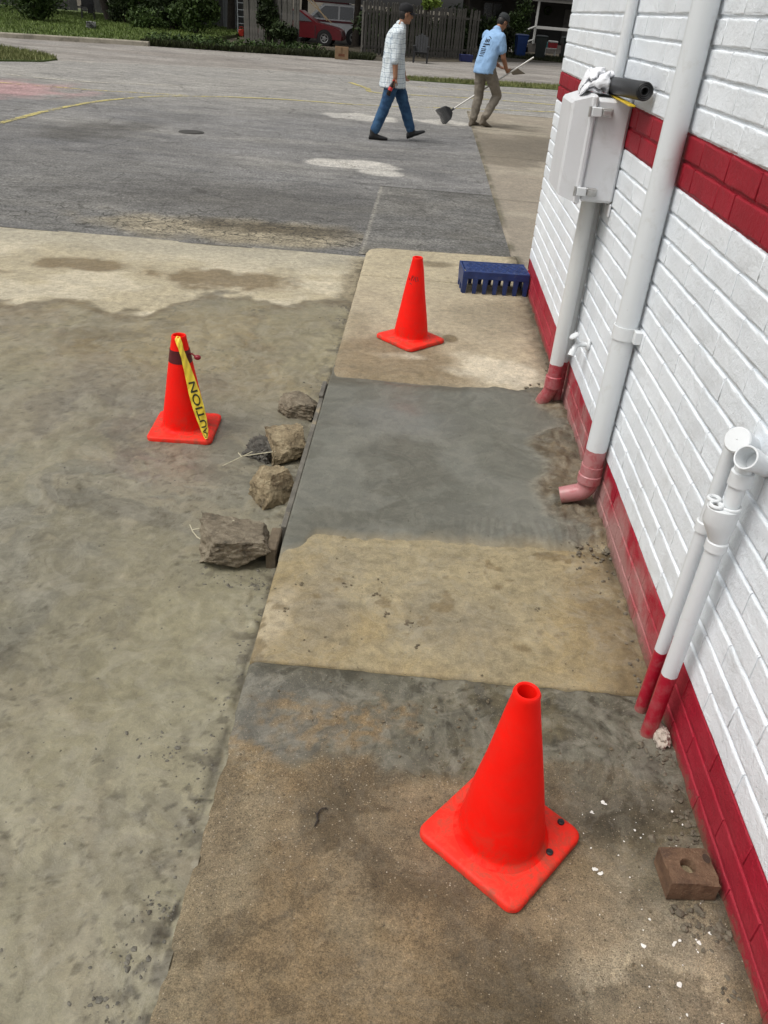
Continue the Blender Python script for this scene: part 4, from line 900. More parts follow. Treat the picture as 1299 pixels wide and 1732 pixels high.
def chunk(name, loc, size, rz, planes, mat, seed, label, rough=0.085, group='concrete lumps along the walk edge'):
    """broken concrete: a block cut by random planes, then chipped"""
    v, f = ico(6); r = np.random.default_rng(seed); v = v.copy() * 1.7
    ns = [np.array(q, float) for q in ((1, 0, 0), (-1, 0, 0), (0, 1, 0), (0, -1, 0), (0, 0, 1), (0, 0, -1))] + [r.normal(size=3) for k in range(planes)]
    for k in range(3):
        for i_, nrm in enumerate(ns):
            nn = nrm + (r.normal(size=3) * 0.0); nn = nn / np.linalg.norm(nn); d = 1.0 if i_ < 6 else (0.78 + 0.30 * ((i_ * 37 % 11) / 11)); s = v @ nn; v = v - np.clip(s - d, 0, 9)[:, None] * nn
    v = v + v * (rough * 2.0 * (fbm3(v * 1.6 + seed, 3, seed)[:, None] - 0.5) + rough * 2.0 * (fbm3(v * 6 + seed, 4, seed + 3)[:, None] - 0.5) + rough * 1.1 * (fbm3(v * 24 + seed, 3, seed + 5)[:, None] - 0.5))
    v = v / np.abs(v).max(0); v = v * np.array(size) / 2; v[:, 2] = np.maximum(v[:, 2], -size[2] * 0.40); v[:, 2] -= v[:, 2].min()
    c, s = math.cos(R(rz)), math.sin(R(rz)); v = np.stack([v[:, 0] * c - v[:, 1] * s, v[:, 0] * s + v[:, 1] * c, v[:, 2]], 1)
    o = raw(name, v, f, mat, loc, 55)
    return tag(o, label, 'rubble', group) if label else o
LZ = -0.099
chunk('concrete_lump', (-0.525, 3.79, LZ), (0.22, 0.22, 0.12), -8, 7, M_r1, 21, 'flat-topped concrete lump, farthest of the four by the fresh cement')
cl = empty('concrete_lump', (-0.555, 3.29, LZ), label='tan and black mud-caked concrete lump, second farthest by the fresh cement', cat='rubble', group='concrete lumps along the walk edge')
a_ = chunk('stone', (0.04, 0.02, 0), (0.185, 0.26, 0.15), 20, 7, M_r3, 33, None); a_.parent = cl
a_ = chunk('mud_crust', (-0.07, -0.01, 0), (0.15, 0.19, 0.10), 60, 2, M_r2, 35, None, 0.22); a_.parent = cl
chunk('concrete_lump', (-0.518, 2.93, LZ), (0.195, 0.21, 0.175), 35, 8, M_r3, 44, 'angular tan concrete lump, third farthest by the fresh cement')
chunk('concrete_lump', (-0.580, 2.485, LZ), (0.285, 0.25, 0.165), 10, 8, M_r1, 57, 'large brown angular concrete lump, nearest of the four, beside the stake')
M_wood = plain('muddy_wood', (0.13, 0.10, 0.065), 0.85, 0.35, 22, 0.5, 50, dirt=(0.06, 0.055, 0.045), dscale=12)
mb = MB(); mb.box(-0.452, -0.412, 2.40, 2.545, -0.12, 0.012, .004, Matrix.Translation((0, 0, 0))); single('wooden_stake', mb, M_wood, (-0.43, 2.47, -0.12), 'short muddy wooden stake wedged between walk edge and large brown lump', 'stake')
mb = MB(); mb.box(-0.424, -0.401, 2.58, 4.0, -0.12, -0.004, .003); mb.box(-0.427, -0.404, 3.80, 3.99, -0.005, 0.012, .003); single('form_board', mb, plain('form_board_wood', (0.13, 0.12, 0.10), 0.8, 0.4, 9, 0.4, 50, dirt=(0.38, 0.31, 0.2), dscale=4, dlo=0.6, dhi=0.7), (-0.41, 3.3, -0.12), 'thin muddy form board along the edge of the fresh cement', 'board')
M_straw = plain('pale_straw', (0.5, 0.46, 0.33), 0.7, 0.2, 30)
for pts, lab in (([[(-.78, 3.12, .0), (-.70, 3.17, .03), (-.66, 3.205, .04)], [(-.70, 3.175, .028), (-.62, 3.185, .045), (-.55, 3.19, .06)], [(-.725, 3.20, .03), (-.70, 3.17, .025)]], 'pale forked straw sticking out of the tan and black lump'),
                 ([[(-.76, 2.52, .05), (-.68, 2.535, .07), (-.60, 2.545, .095)], [(-.76, 2.515, .05), (-.735, 2.49, .04), (-.71, 2.46, .05)], [(-.775, 2.54, .06), (-.755, 2.51, .045)]], 'pale bent straw lying on the large brown lump')):
    mb = MB()
    for p in pts: mb.tube([(x, y, z + LZ + .03) for x, y, z in p], .0022, 5)
    single('straw', mb, M_straw, tuple(np.array(pts[0][0]) + [0, 0, LZ]), lab, 'straw')

# perforated brick by the wall
M_brk = rock_mat('weathered_brick', (0.16, 0.095, 0.055), (0.24, 0.155, 0.095), (0.085, 0.05, 0.032))
def loose_brick():
    import bmesh
    L, W, H = 0.118, 0.098, 0.062; mb = MB(); hx = [0.002]; n = 20; rad = .018
    outer = []; g = 5
    per = [(-L / 2 + L * i / g, -W / 2) for i in range(g)] + [(L / 2, -W / 2 + W * i / g) for i in range(g)] + [(L / 2 - L * i / g, W / 2) for i in range(g)] + [(-L / 2, W / 2 - W * i / g) for i in range(g)]
    hole = []
    for (x, y) in per: a = math.atan2(y, x + 0.004); hole.append((rad * math.cos(a) - 0.004, rad * math.sin(a)))
    r = random.Random(4); j = lambda: r.uniform(-.0022, .0022)
    rs = [[Vector((x * .99, y * .99, 0)) for x, y in per], [Vector((x + j(), y + j(), .006)) for x, y in per], [Vector((x + j(), y + j(), H * .5)) for x, y in per], [Vector((x + j(), y + j(), H - .004)) for x, y in per], [Vector((x * .955 + j(), y * .95 + j(), H + j() * .4)) for x, y in per],
          [Vector((x * 1.08, y * 1.08, H)) for x, y in hole], [Vector((x, y, H - .004)) for x, y in hole], [Vector((x * .96, y * .96, H - .026)) for x, y in hole]]
    mb.rings(rs, True, True)
    return mb
root = empty('loose_brick', (0.795, 1.19, 0.004), R(4), label='brown broken brick with a round hole lying against the red foot', cat='brick')
mb = loose_brick(); bo = part('clay_body', mb, M_brk, root, 30, False)
mb = MB(); mb.lathe([(.001, .001), (.0165, .001)], 16, Matrix.Translation((-.004, 0, .0375))); part('mortar_plug', mb, M_r3, root, False, False)
mb = MB(); mb.lathe([(.001, .0005), (.013, .0005)], 12, Matrix.Translation((.047, .020, .0625)) @ Matrix.Scale(.7, 4, (1, 0, 0))); part('core_hole_shade', mb, plain('brick_hole_shade', (0.05, 0.03, 0.02), 0.9, 0.2, 20), root, False, False)  # dark disc on the solid top, coloured as shade inside a second hole

# blue crate, upside down
M_blue = plain('blue_crate_plastic', (0.013, 0.034, 0.135), 0.42, 0.25, 14, 0.15, 70, dirt=(0.09, 0.10, 0.13), dscale=13, dlo=0.6, dhi=0.8)
cr = empty('plastic_crate', (0.611, 6.00, 0.0), R(5), label='dark blue plastic crate upside down on the walk against the wall', cat='crate')
CL, CW, CH = 0.495, 0.25, 0.165
mb = MB(); mb.box(-CL / 2 + .02, CL / 2 - .012, -CW / 2 + .008, CW / 2 - .008, CH - .012, CH, .003); top = part('top_panel', mb, M_blue, cr, 30, False)
mb = MB()
for i in range(9):
    for j in range(4):
        x = -CL / 2 + .055 + i * .050 + (.023 if j % 2 else 0); y = -CW / 2 + .04 + j * .05
        if x < CL / 2 - .03: mb.lathe([(.024, CH - .002), (.021, CH + .004), (.017, CH + .004), (.015, CH - .001)], 6, Matrix.Translation((x, y, 0)))
part('raised_pattern', mb, M_blue, cr, False, False, parent=top)
for s in (-1, 1):
    y = s * CW / 2
    mb = MB(); mb.box(-CL / 2, CL / 2, y - .006, y + .006, CH - .058, CH + (.004 if s > 0 else -.002), .003); part('side_rail', mb, M_blue, cr, 30, False)
    for i in range(7):
        x = -CL / 2 + .02 + i * (CL - .04) / 6; mb = MB()
        mb.rings([[Vector((x - .013, y - .006, 0)), Vector((x + .013, y - .006, 0)), Vector((x + .013, y + .006, 0)), Vector((x - .013, y + .006, 0))], [Vector((x - .02, y - .0055, CH - .057)), Vector((x + .02, y - .0055, CH - .057)), Vector((x + .02, y + .0055, CH - .057)), Vector((x - .02, y + .0055, CH - .057))]]); part('leg', mb, M_blue, cr, 30, False)
for s in (-1, 1):
    x = s * (CL / 2 - .007); mb = MB(); mb.box(x - .006, x + .006, -CW / 2 + .007, CW / 2 - .007, CH - .05 if s > 0 else .05, CH + .002, .003)
    for yy in (-.095, 0, .095): mb.box(x - .0055, x + .0055, yy - .018, yy + .018, .0, CH - .05, .002)
    part('end_panel', mb, M_blue, cr, 30, False)

# crumpled paper at the standpipes' feet
v, f = ico(4); n = fbm3(v * 3, 3, 75); q = v * (0.6 + 0.75 * n - 0.5 * np.clip(.3 - 2 * np.abs(fbm3(v * 4, 3, 79) - .5), 0, 1))[:, None] * np.array([0.024, 0.045, 0.032]); q[:, 2] = np.maximum(q[:, 2], -0.016) + .016
tag(raw('crumpled_paper', q, f, plain('dirty_paper', (0.46, 0.40, 0.34), 0.9, 0.2, 25, 0.4, 60), (0.845, 1.638, 0.004), 50), 'crumpled off-white paper stuck behind the red pipe foot', 'paper')

# ================================================================== SMALL STUFF ON THE GROUND
def crumbs(name, pts, sizes, mat, label, seed, sub=1, flat=0.6):
    v0, f0 = ico(sub); r = np.random.default_rng(seed); V = []; F = []; o = 0
    for p, s in zip(pts, sizes):
        k = v0 * (0.65 + 0.7 * r.random((len(v0), 1))) * s * np.array([r.uniform(.7, 1.4), r.uniform(.7, 1.4), flat])
        a = r.uniform(0, 6.28); c_, s_2 = math.cos(a), math.sin(a); k = np.stack([k[:, 0] * c_ - k[:, 1] * s_2, k[:, 0] * s_2 + k[:, 1] * c_, k[:, 2]], 1)
        V.append(k + np.array(p)); F += [[i + o for i in q] for q in f0]; o += len(v0)
    ob = raw(name, np.vstack(V), F, mat, (0, 0, 0), False); tag(ob, label, kind='stuff'); ob['category'] = 'debris'; return ob
def zl(x, y): return lot_z(np.array([x]), np.array([y]))[0]
M_crumb = plain('wet_crumbs', (0.115, 0.106, 0.083), 0.6, 0.5, 60, 0.4, 90); M_crumb2 = plain('mud_crumbs', (0.13, 0.112, 0.08), 0.8, 0.4, 40, 0.4, 90)
pts = []; sz = []
for i in range(420):
    x = -0.42 - abs(rng.normal(0, 0.9)); y = rng.uniform(0.7, 4.6); pts.append((x, y, zl(x, y))); sz.append(rng.choice([.0013, .0018, .0025, .004]))
for i in range(260):
    y = rng.uniform(0.7, 5.6); x = EX - 0.012 - abs(rng.normal(0, .035)); pts.append((x, y, zl(x, y))); sz.append(rng.uniform(.0012, .005))
for (cx_, cy_, n_, s) in ((-.52, 1.42, 40, .05), (-.62, 1.48, 25, .06), (-.45, 2.3, 60, .035), (-.58, 2.32, 40, .06), (-.44, 1.0, 50, .03), (-.47, .88, 40, .05), (-.50, .80, 30, .03), (-.44, 5.25, 60, .05), (-.45, 5.55, 50, .05), (-.46, 4.1, 40, .08)):
    for i in range(n_):
        x = min(cx_ + rng.normal(0, s), EX - .01); y = cy_ + rng.normal(0, s * .6); pts.append((x, y, zl(x, y))); sz.append(.0012 + .006 * rng.random() ** 3)
crumbs('grit', pts, sz, M_crumb, 'dark grit and mud crumbs strewn over the wet lot', 3)
pts = []; sz = []
for i in range(520):
    y = rng.choice([rng.uniform(.6, 1.9), rng.uniform(.8, 4.6)]); x = WX - 0.004 - abs(rng.normal(0, .028)); pts.append((x, y, .002)); sz.append(.0015 + .007 * rng.random() ** 2.5)
for (cx_, cy_, n_, s) in ((.83, 1.62, 70, .03), (.80, 3.0, 120, .07), (.80, 4.1, 90, .06), (.78, 3.45, 120, .07), (.82, 1.08, 80, .03), (.815, 1.25, 40, .04), (.8, 2.6, 60, .06)):
    for i in range(n_):
        x = min(cx_ + rng.normal(0, s), WX - .003); pts.append((x, cy_ + rng.normal(0, s), .003)); sz.append(.002 + .010 * rng.random() ** 2.5)
crumbs('mortar_crumbs', pts, sz, M_crumb2, 'mud and mortar crumbs along the foot of the wall', 5)
pts = []; sz = []
for i in range(150):
    x = rng.uniform(EX + .03, .8); y = rng.uniform(.7, 2.5); pts.append((x, y, .001)); sz.append(rng.choice([.0012, .0018, .0025, .004]))
for i in range(70): x = rng.normal(.25, .2); y = rng.normal(1.66, .1); pts.append((x, min(y, 1.8), .002)); sz.append(rng.uniform(.002, .006))
for p in ((-.13, 2.24), (-.02, 2.2), (.09, 2.05), (.1, 2.07), (.13, 1.95), (.02, 2.1), (-.33, 2.07), (-.3, 2.22), (.55, 2.2)):
    for i in range(5): pts.append((p[0] + rng.normal(0, .008), p[1] + rng.normal(0, .008), .001)); sz.append(rng.uniform(.002, .006))
crumbs('soil_crumbs', pts, sz, plain('soil_crumb', (0.12, 0.095, 0.058), 0.8, 0.4, 50, 0.3, 90), 'brown soil crumbs scattered over the walk slabs', 7, 1, .45)
pts = []; sz = []
for i in range(55):
    x = .70 + rng.normal(0, .09); y = rng.uniform(.75, 1.45); 
    if x < WX - .01: pts.append((x, y, .002)); sz.append(rng.choice([.0010, .0014, .0018, .0025, .0034]))
for p in ((.585, 1.20), (.595, 1.19), (.66, 1.02), (.735, 1.03), (.79, 1.04), (.83, 1.06), (.845, 1.5), (.64, 1.4), (.60, 1.37), (.72, .94)):
    for i in range(3): pts.append((p[0] + rng.normal(0, .003), p[1] + rng.normal(0, .003), .002)); sz.append(rng.uniform(.0025, .0055))
crumbs('paint_chips', pts, sz, plain('paint_chip', (0.78, 0.77, 0.72), 0.6, 0.1, 30), 'white paint chips scattered on the walk by the wall', 9, 1, .15)

# ================================================================== PEOPLE
def blob_mesh(name, mb, voxel, smooth=4, fold=None):
    me = mb.mesh(name); o = bpy.data.objects.new(name, me); COL.objects.link(o)
    m = o.modifiers.new('r', 'REMESH'); m.mode = 'VOXEL'; m.voxel_size = voxel
    m = o.modifiers.new('s', 'SMOOTH'); m.factor = 0.5; m.iterations = smooth
    dg = bpy.context.evaluated_depsgraph_get(); out_ = bpy.data.meshes.new_from_object(o.evaluated_get(dg)); bpy.data.objects.remove(o)
    if fold is not None:
        nv = len(out_.vertices); co = np.empty(nv * 3); nr = np.empty(nv * 3); out_.vertices.foreach_get('co', co); out_.vertices.foreach_get('normal', nr)
        co = co.reshape(-1, 3); nr = nr.reshape(-1, 3); co = co + nr * fold(co)[:, None]; out_.vertices.foreach_set('co', co.ravel()); out_.update()
    out_.shade_smooth(); return out_
def limb(mb, pts, rad, n=14):
    for p, r in zip(pts, rad): mb.ell(p, (r, r, r), 12, 8)
    for i in range(len(pts) - 1): mb.tube([pts[i], pts[i + 1]], [rad[i], rad[i + 1]], n)
M_skin = plain('skin', (0.33, 0.165, 0.095), 0.55, 0.12, 14); M_skin2 = plain('tanned_skin', (0.30, 0.14, 0.078), 0.55, 0.12, 14)
M_hair = plain('dark_hair', (0.012, 0.010, 0.009), 0.6, 0.3, 40)
M_cap1 = plain('black_cap_cloth', (0.010, 0.010, 0.012), 0.85, 0.3, 20); M_cap2 = plain('charcoal_cap_cloth', (0.022, 0.026, 0.028), 0.85, 0.3, 20)
def jeans_mat():
    m, t, b = newmat('blue_denim'); v = obco(t)
    c = ramp(t, noise(t, 7, 6, 0.65, v, 0.3).outputs[0], [(0.32, (0.022, 0.052, 0.115)), (0.6, (0.050, 0.115, 0.215)), (0.78, (0.11, 0.19, 0.29))])
    t.links.new(c, b.inputs['Base Color']); setr(b, 0.9, 0.2); bump(t, b, noise(t, 60, 4, 0.6, v).outputs[0], 0.3, 0.01); return m
def plaid_mat():
    m, t, b = newmat('pale_plaid_cotton'); v = obco(t); sx = t.nodes.new('ShaderNodeSeparateXYZ'); t.links.new(v, sx.inputs[0])
    wob = noise(t, 5, 3, 0.5, v)
    def lines(sock, f, w, off=0.0): 
        q = mth(t, 'FRACT', mth(t, 'ADD', mth(t, 'MULTIPLY', mth(t, 'ADD', sock, mth(t, 'MULTIPLY', wob.outputs[0], 0.075)), f), off)); return mth(t, 'LESS_THAN', q, w)
    c = mixn(t, ramp(t, noise(t, 9, 5, 0.6, v).outputs[0], [(0.3, 0.0), (0.7, 1.0)]), (0.60, 0.67, 0.72), (0.74, 0.79, 0.80))
    c = mixn(t, mth(t, 'MULTIPLY', lines(sx.outputs[2], 15.0, 0.12), 0.62), c, (0.13, 0.19, 0.27)); c = mixn(t, mth(t, 'MULTIPLY', lines(sx.outputs[2], 15.0, 0.09, 0.45), 0.28), c, (0.22, 0.32, 0.36))
    hx = mth(t, 'ADD', sx.outputs[0], mth(t, 'MULTIPLY', sx.outputs[1], 0.35))
    c = mixn(t, mth(t, 'MULTIPLY', lines(hx, 17.0, 0.10), 0.55), c, (0.15, 0.22, 0.3)); c = mixn(t, mth(t, 'MULTIPLY', lines(hx, 17.0, 0.08, 0.5), 0.25), c, (0.25, 0.35, 0.38))
    t.links.new(c, b.inputs['Base Color']); setr(b, 0.9, 0.2); return m
M_jeans = jeans_mat(); M_plaid = plaid_mat()
M_tee = plain('light_blue_cotton', (0.27, 0.44, 0.68), 0.9, 0.08, 8); M_khaki = plain('khaki_cloth', (0.20, 0.175, 0.14), 0.9, 0.22, 9, 0.2, 60, dirt=(0.11, 0.095, 0.075), dscale=6)
M_shoe = plain('black_shoe_leather', (0.012, 0.012, 0.013), 0.5, 0.3, 20); M_boot = plain('dusty_boot_leather', (0.115, 0.095, 0.07), 0.8, 0.35, 20); M_sole = plain('pale_sole_rubber', (0.06, 0.055, 0.05), 0.8, 0.2, 20)
M_eye = plain('eye', (0.05, 0.035, 0.03), 0.2, 0.1, 50)

class Fr:
    def __init__(s, loc, phi, sc=1.0):
        s.o = Vector(loc); s.f = Vector((math.cos(phi), math.sin(phi), 0)); s.r = Vector((math.sin(phi), -math.cos(phi), 0)); s.u = Vector((0, 0, 1)); s.k = sc
    def __call__(s, f, r, h): return s.o + (s.f * f + s.r * r + s.u * h) * s.k
    def ring(s, c, rf, rs, n=18, tilt=0.0):
        fd = (s.f * math.cos(tilt) - s.u * math.sin(tilt))
        return [c + (fd * (rf * math.cos(2 * math.pi * k / n)) + s.r * (rs * math.sin(2 * math.pi * k / n))) * s.k for k in range(n)]
def hand(mb, wrist, d, palm, k=1.0):
    d = d.normalized(); palm = (palm - d * palm.dot(d)).normalized(); ac = d.cross(palm)
    B = Matrix((ac, d, palm)).transposed().to_4x4()
    mb.ell(wrist + d * .048 * k, (.041 * k, .052 * k, .017 * k), 12, 8, B)
    for i, ln in zip((-1.5, -.5, .5, 1.5), (.85, 1.0, .95, .75)):
        b0 = wrist + d * .085 * k + ac * (i * .0205 * k); b1 = b0 + (d * .034 * ln + palm * .016) * k; b2 = b1 + (d * .012 + palm * .030 * ln) * k; limb(mb, [b0, b1, b2], [.0098 * k, .009 * k, .0082 * k], 8)
    t0 = wrist + d * .03 * k + ac * .032 * k; limb(mb, [t0, t0 + (ac * .026 + d * .026 + palm * .012) * k, t0 + (ac * .026 + d * .052 + palm * .032) * k], [.012 * k, .0105 * k, .009 * k], 8)
def head_parts(mb, c, fd, rt, k, skin_only=True):
    up = rt.cross(fd).normalized(); 
    if up.z < 0: up = -up
    B = Matrix((rt, fd, up)).transposed().to_4x4(); q = lambda a, b_, c_: c + (rt * a + fd * b_ + up * c_) * k
    mb.ell(q(0, 0, .015), (.075 * k, .093 * k, .10 * k), 16, 12, B); mb.ell(q(0, .025, -.055), (.056 * k, .062 * k, .062 * k), 14, 10, B)
    mb.ell(q(0, .062, -.095), (.028 * k, .026 * k, .022 * k), 10, 8, B)
    mb.ell(q(0, .098, -.022), (.015 * k, .024 * k, .022 * k), 10, 8, B); mb.ell(q(0, .088, .008), (.011 * k, .016 * k, .028 * k), 10, 8, B)
    mb.ell(q(0, .086, -.062), (.024 * k, .012 * k, .010 * k), 10, 8, B); mb.ell(q(0, .083, .028), (.05 * k, .014 * k, .012 * k), 10, 8, B)
    for s in (-1, 1): mb.ell(q(s * .076, -.01, -.008), (.012 * k, .02 * k, .032 * k), 10, 8, B)
    return B, q
def shoe(mb, heel, toe, k=1.0, hh=.075):
    d = (toe - heel); L = d.length; d.normalize(); r = d.cross(Vector((0, 0, 1))).normalized(); u = r.cross(d)
    rs = []
    for t, w, h in ((0, .022, .03), (.06, .036, .07), (.25, .038, hh), (.45, .038, .065), (.65, .046, .048), (.85, .044, .038), (.97, .028, .028), (1, .012, .018)):
        c = heel + d * (L * t); rs.append([c + r * (w * k * math.cos(2 * math.pi * i / 14)) + u * ((h * k * .5) * (1 + math.sin(2 * math.pi * i / 14) * (1 if math.sin(2 * math.pi * i / 14) > 0 else 1))) for i in range(14)])
    mb.rings(rs)
def add_mesh(name, me, mat, root):
    for v in me.vertices: v.co -= root.location
    return link(name, me, mat, root)
def folds(sc, amp, seed, stretch=(1, 1, 1)):
    return lambda co: amp * (np.abs(fbm3(co * sc * np.array(stretch), 3, seed) - 0.5) * -3.2 + 0.45)
def person(loc, phi, k, P, mats, label):
    F = Fr(loc, phi, k); root = empty('person', loc, label=label, cat='person', group='workers crossing the lot')
    J = {n: F(*p) for n, p in P.items() if n not in ('head_dir', 'torso', 'sleeve')}
    yaw, pit = P['head_dir']; fd = Matrix.Rotation(yaw, 4, 'Z') @ F.f; rt = fd.cross(Vector((0, 0, 1))).normalized(); fd = (fd * math.cos(pit) - Vector((0, 0, 1)) * math.sin(pit)).normalized()
    b = MB(); B, q = head_parts(b, J['head'], fd, rt, k * 1.02)
    limb(b, [J['neck'], J['neck'].lerp(J['head'], .75)], [.058 * k, .054 * k])
    limb(b, [J['hip'], J['chest'], J['neck']], [.13 * k, .12 * k, .07 * k])
    for s in ('R', 'L'):
        limb(b, [J['sh' + s], J['el' + s], J['wr' + s]], [.054 * k, .046 * k, .033 * k]); d = J['wr' + s] - J['el' + s]; hand(b, J['wr' + s], J['hd' + s] - J['wr' + s], F.r * (-.5 if s == 'R' else .5) + F.f * .6, k)
        limb(b, [J['hip' + s], J['kn' + s], J['an' + s]], [.08 * k, .055 * k, .04 * k])
    add_mesh('body', blob_mesh('body', b, .0085, 3), mats['skin'], root)
    # trousers
    t_ = MB(); limb(t_, [J['hipL'].lerp(J['hipR'], .5) + Vector((0, 0, .06 * k)), J['hip']], [.15 * k, .15 * k])
    for s in ('R', 'L'):
        kn, an, hp = J['kn' + s], J['an' + s], J['hip' + s]; limb(t_, [hp, hp.lerp(kn, .5), kn, kn.lerp(an, .5), kn.lerp(an, .84)], [.112 * k, .100 * k, .084 * k, .078 * k, .074 * k])
    add_mesh('trousers', blob_mesh('trousers', t_, .016, 4, folds(7, .016, 3, (1, 1, 1.6))), mats['trousers'], root)
    # shirt
    sh = MB(); rings_ = []
    for c, rf, rs in P['torso']: rings_.append(F.ring(F(*c), rf, rs))
    sh.rings(rings_)
    for s in ('R', 'L'):
        a, e, w = J['sh' + s], J['el' + s], J['wr' + s]; t = P['sleeve']
        if t <= 1: limb(sh, [a, a.lerp(e, t * .5), a.lerp(e, t)], [.078 * k, .076 * k, .074 * k])
        else: limb(sh, [a, a.lerp(e, .5), e, e.lerp(w, t - 1)], [.078 * k, .074 * k, .066 * k, .058 * k]); limb(sh, [e.lerp(w, t - 1.12), e.lerp(w, t - 1)], [.066 * k, .064 * k])
    limb(sh, [J['neck'] - Vector((0, 0, .03)), J['neck']], [.082 * k, .072 * k])
    sme = blob_mesh('shirt', sh, .014, 4, folds(6.5, .022, 8, (1.4, 1.4, .65))); so = add_mesh('shirt', sme, mats['shirt'], root)
    # shoes
    for s in ('R', 'L'):
        m = MB(); shoe(m, J['heel' + s], J['toe' + s] + (J['toe' + s] - J['heel' + s]) * .12, k * 1.3, .085); limb(m, [J['an' + s] - Vector((0, 0, .02)), J['an' + s] + Vector((0, 0, .045))], [.058 * k, .056 * k]); o = add_mesh('shoe', blob_mesh('shoe', m, .010, 2), mats['shoe'], root)
    # hair, cap, eyes
    kk = k * 1.02; m = MB(); m.ell(q(0, -.018, .005), (.081 * kk, .088 * kk, .098 * kk), 16, 12, B); hm = blob_mesh('hair', m, .010, 1)
    import bmesh
    bm = bmesh.new(); bm.from_mesh(hm); T = B.inverted()
    kill = [v for v in bm.verts if (lambda l: l.y > .045 * kk or (l.z < -.03 * kk and l.y > -.02 * kk))(T @ (v.co - J['head']))]; bmesh.ops.delete(bm, geom=kill, context='VERTS'); bm.to_mesh(hm); bm.free()
    add_mesh('hair', hm, M_hair, root)
    m = MB(); rs = []
    for a, zz in ((1.02, .035), (1.05, .05), (1.02, .085), (.86, .118), (.55, .136), (.1, .142)): rs.append([q(.083 * a * math.cos(2 * math.pi * i / 22), -.003 + .103 * a * math.sin(2 * math.pi * i / 22), zz) for i in range(22)])
    m.rings(rs); cap = part('cap', m, mats['cap'], root, 40)
    m = MB(); vs = []
    for i in range(11):
        a = R(20 + 140 * i / 10); x, y = math.cos(a), math.sin(a); bow = -.018 * x * x
        for zz in (.042, .036): vs += [q(.084 * x, .10 * y, zz + bow), q(.080 * x, .10 * y + .075 * min(1, y * 1.15), zz - .012 + bow * 1.4)]
    fs = []
    for i in range(10):
        a = i * 4; b_ = a + 4; fs += [(a, a + 1, b_ + 1, b_), (a + 2, b_ + 2, b_ + 3, a + 3), (a + 1, a + 3, b_ + 3, b_ + 1)]
    m.add(vs, fs); part('brim', m, mats['cap'], root, 40, parent=cap)
    for s in (-1, 1): m = MB(); m.ell(q(s * .032, .084, .008), (.011 * kk, .008 * kk, .007 * kk), 10, 8, B); part('eye', m, M_eye, root, True)
    return F, root, so, J
GZ = -0.092
P1 = dict(hip=(0, 0, .95), hipR=(-.01, .095, .90), hipL=(.01, -.095, .90), knR=(-.13, .10, .48), anR=(-.29, .10, .085), heelR=(-.36, .10, .0), toeR=(-.09, .11, .005), knL=(.20, -.09, .47), anL=(.335, -.09, .115), heelL=(.275, -.09, .012), toeL=(.535, -.10, .115),
          chest=(-.02, 0, 1.30), neck=(.035, 0, 1.555), head=(.095, 0, 1.70), shR=(-.02, .185, 1.45), elR=(-.04, .225, 1.13), wrR=(-.02, .235, .885), hdR=(-.055, .235, .78), shL=(0, -.185, 1.45), elL=(.07, -.22, 1.16), wrL=(.16, -.20, .93), hdL=(.20, -.19, .84), head_dir=(R(8), R(6)),
          torso=[((-.03, 0, .74), .205, .235), ((-.03, 0, .82), .195, .228), ((-.03, 0, .98), .175, .21), ((-.035, 0, 1.15), .16, .20), ((-.03, 0, 1.30), .155, .205), ((-.02, 0, 1.42), .14, .205), ((0, 0, 1.50), .115, .175), ((.02, 0, 1.56), .075, .085)], sleeve=1.1)
F1, man1, shirt1, J1 = person((-0.545, 14.2, GZ), R(9), 1.03, P1, dict(skin=M_skin, trousers=M_jeans, shirt=M_plaid, shoe=M_shoe, cap=M_cap1), 'man in pale plaid shirt, jeans and black cap walking with a bottle')
m = MB(); hw = J1['hdR']; dB = Vector((-.35, -.1, -1)).normalized()
Mb = Matrix.Translation(hw + Vector((.0, -.035, .03))) @ dB.to_track_quat('Z', 'Y').to_matrix().to_4x4()
bt = empty('bottle', tuple(hw), label='small dark drink bottle with red label in the plaid-shirted man\'s hand', cat='bottle')
m.lathe([(.001, -.05), (.013, -.05), (.013, -.01), (.030, .035), (.032, .06), (.032, .17), (.026, .18), (.001, .178)], 18, Mb); part('bottle_body', m, plain('dark_cola', (0.018, 0.008, 0.006), 0.12, 0.2, 10), bt, 35)
m = MB(); m.lathe([(.0325, .056), (.0335, .058), (.0335, .105), (.0325, .106)], 18, Mb); part('bottle_label', m, plain('red_label', (0.55, 0.03, 0.03), 0.4, 0.2, 30), bt, 35)
m = MB(); m.lathe([(.001, -.056), (.015, -.056), (.015, -.036), (.013, -.036)], 14, Mb); part('bottle_cap', m, plain('red_cap', (0.5, 0.02, 0.02), 0.4), bt, 35)

P2 = dict(hip=(0, 0, .96), hipR=(.02, .095, .91), hipL=(-.01, -.095, .91), knR=(.27, .12, .53), anR=(-.02, .13, .13), heelR=(-.10, .13, .055), toeR=(.15, .15, .0), knL=(.02, -.10, .48), anL=(-.06, -.10, .085), heelL=(-.13, -.10, .0), toeL=(.13, -.10, .005),
          chest=(.06, 0, 1.30), neck=(.17, 0, 1.53), head=(.285, 0, 1.655), shR=(.10, .185, 1.43), elR=(.16, .25, 1.13), wrR=(.33, .20, .955), hdR=(.41, .19, .90), shL=(.12, -.185, 1.44), elL=(.22, -.22, 1.15), wrL=(.42, -.10, .99), hdL=(.50, -.06, .95), head_dir=(R(-6), R(30)),
          torso=[((-.015, 0, .87), .175, .205), ((-.01, 0, .95), .175, .205), ((.01, 0, 1.08), .16, .20), ((.05, 0, 1.25), .14, .205), ((.08, 0, 1.37), .135, .205), ((.12, 0, 1.47), .11, .18), ((.15, 0, 1.53), .07, .085)], sleeve=.62)
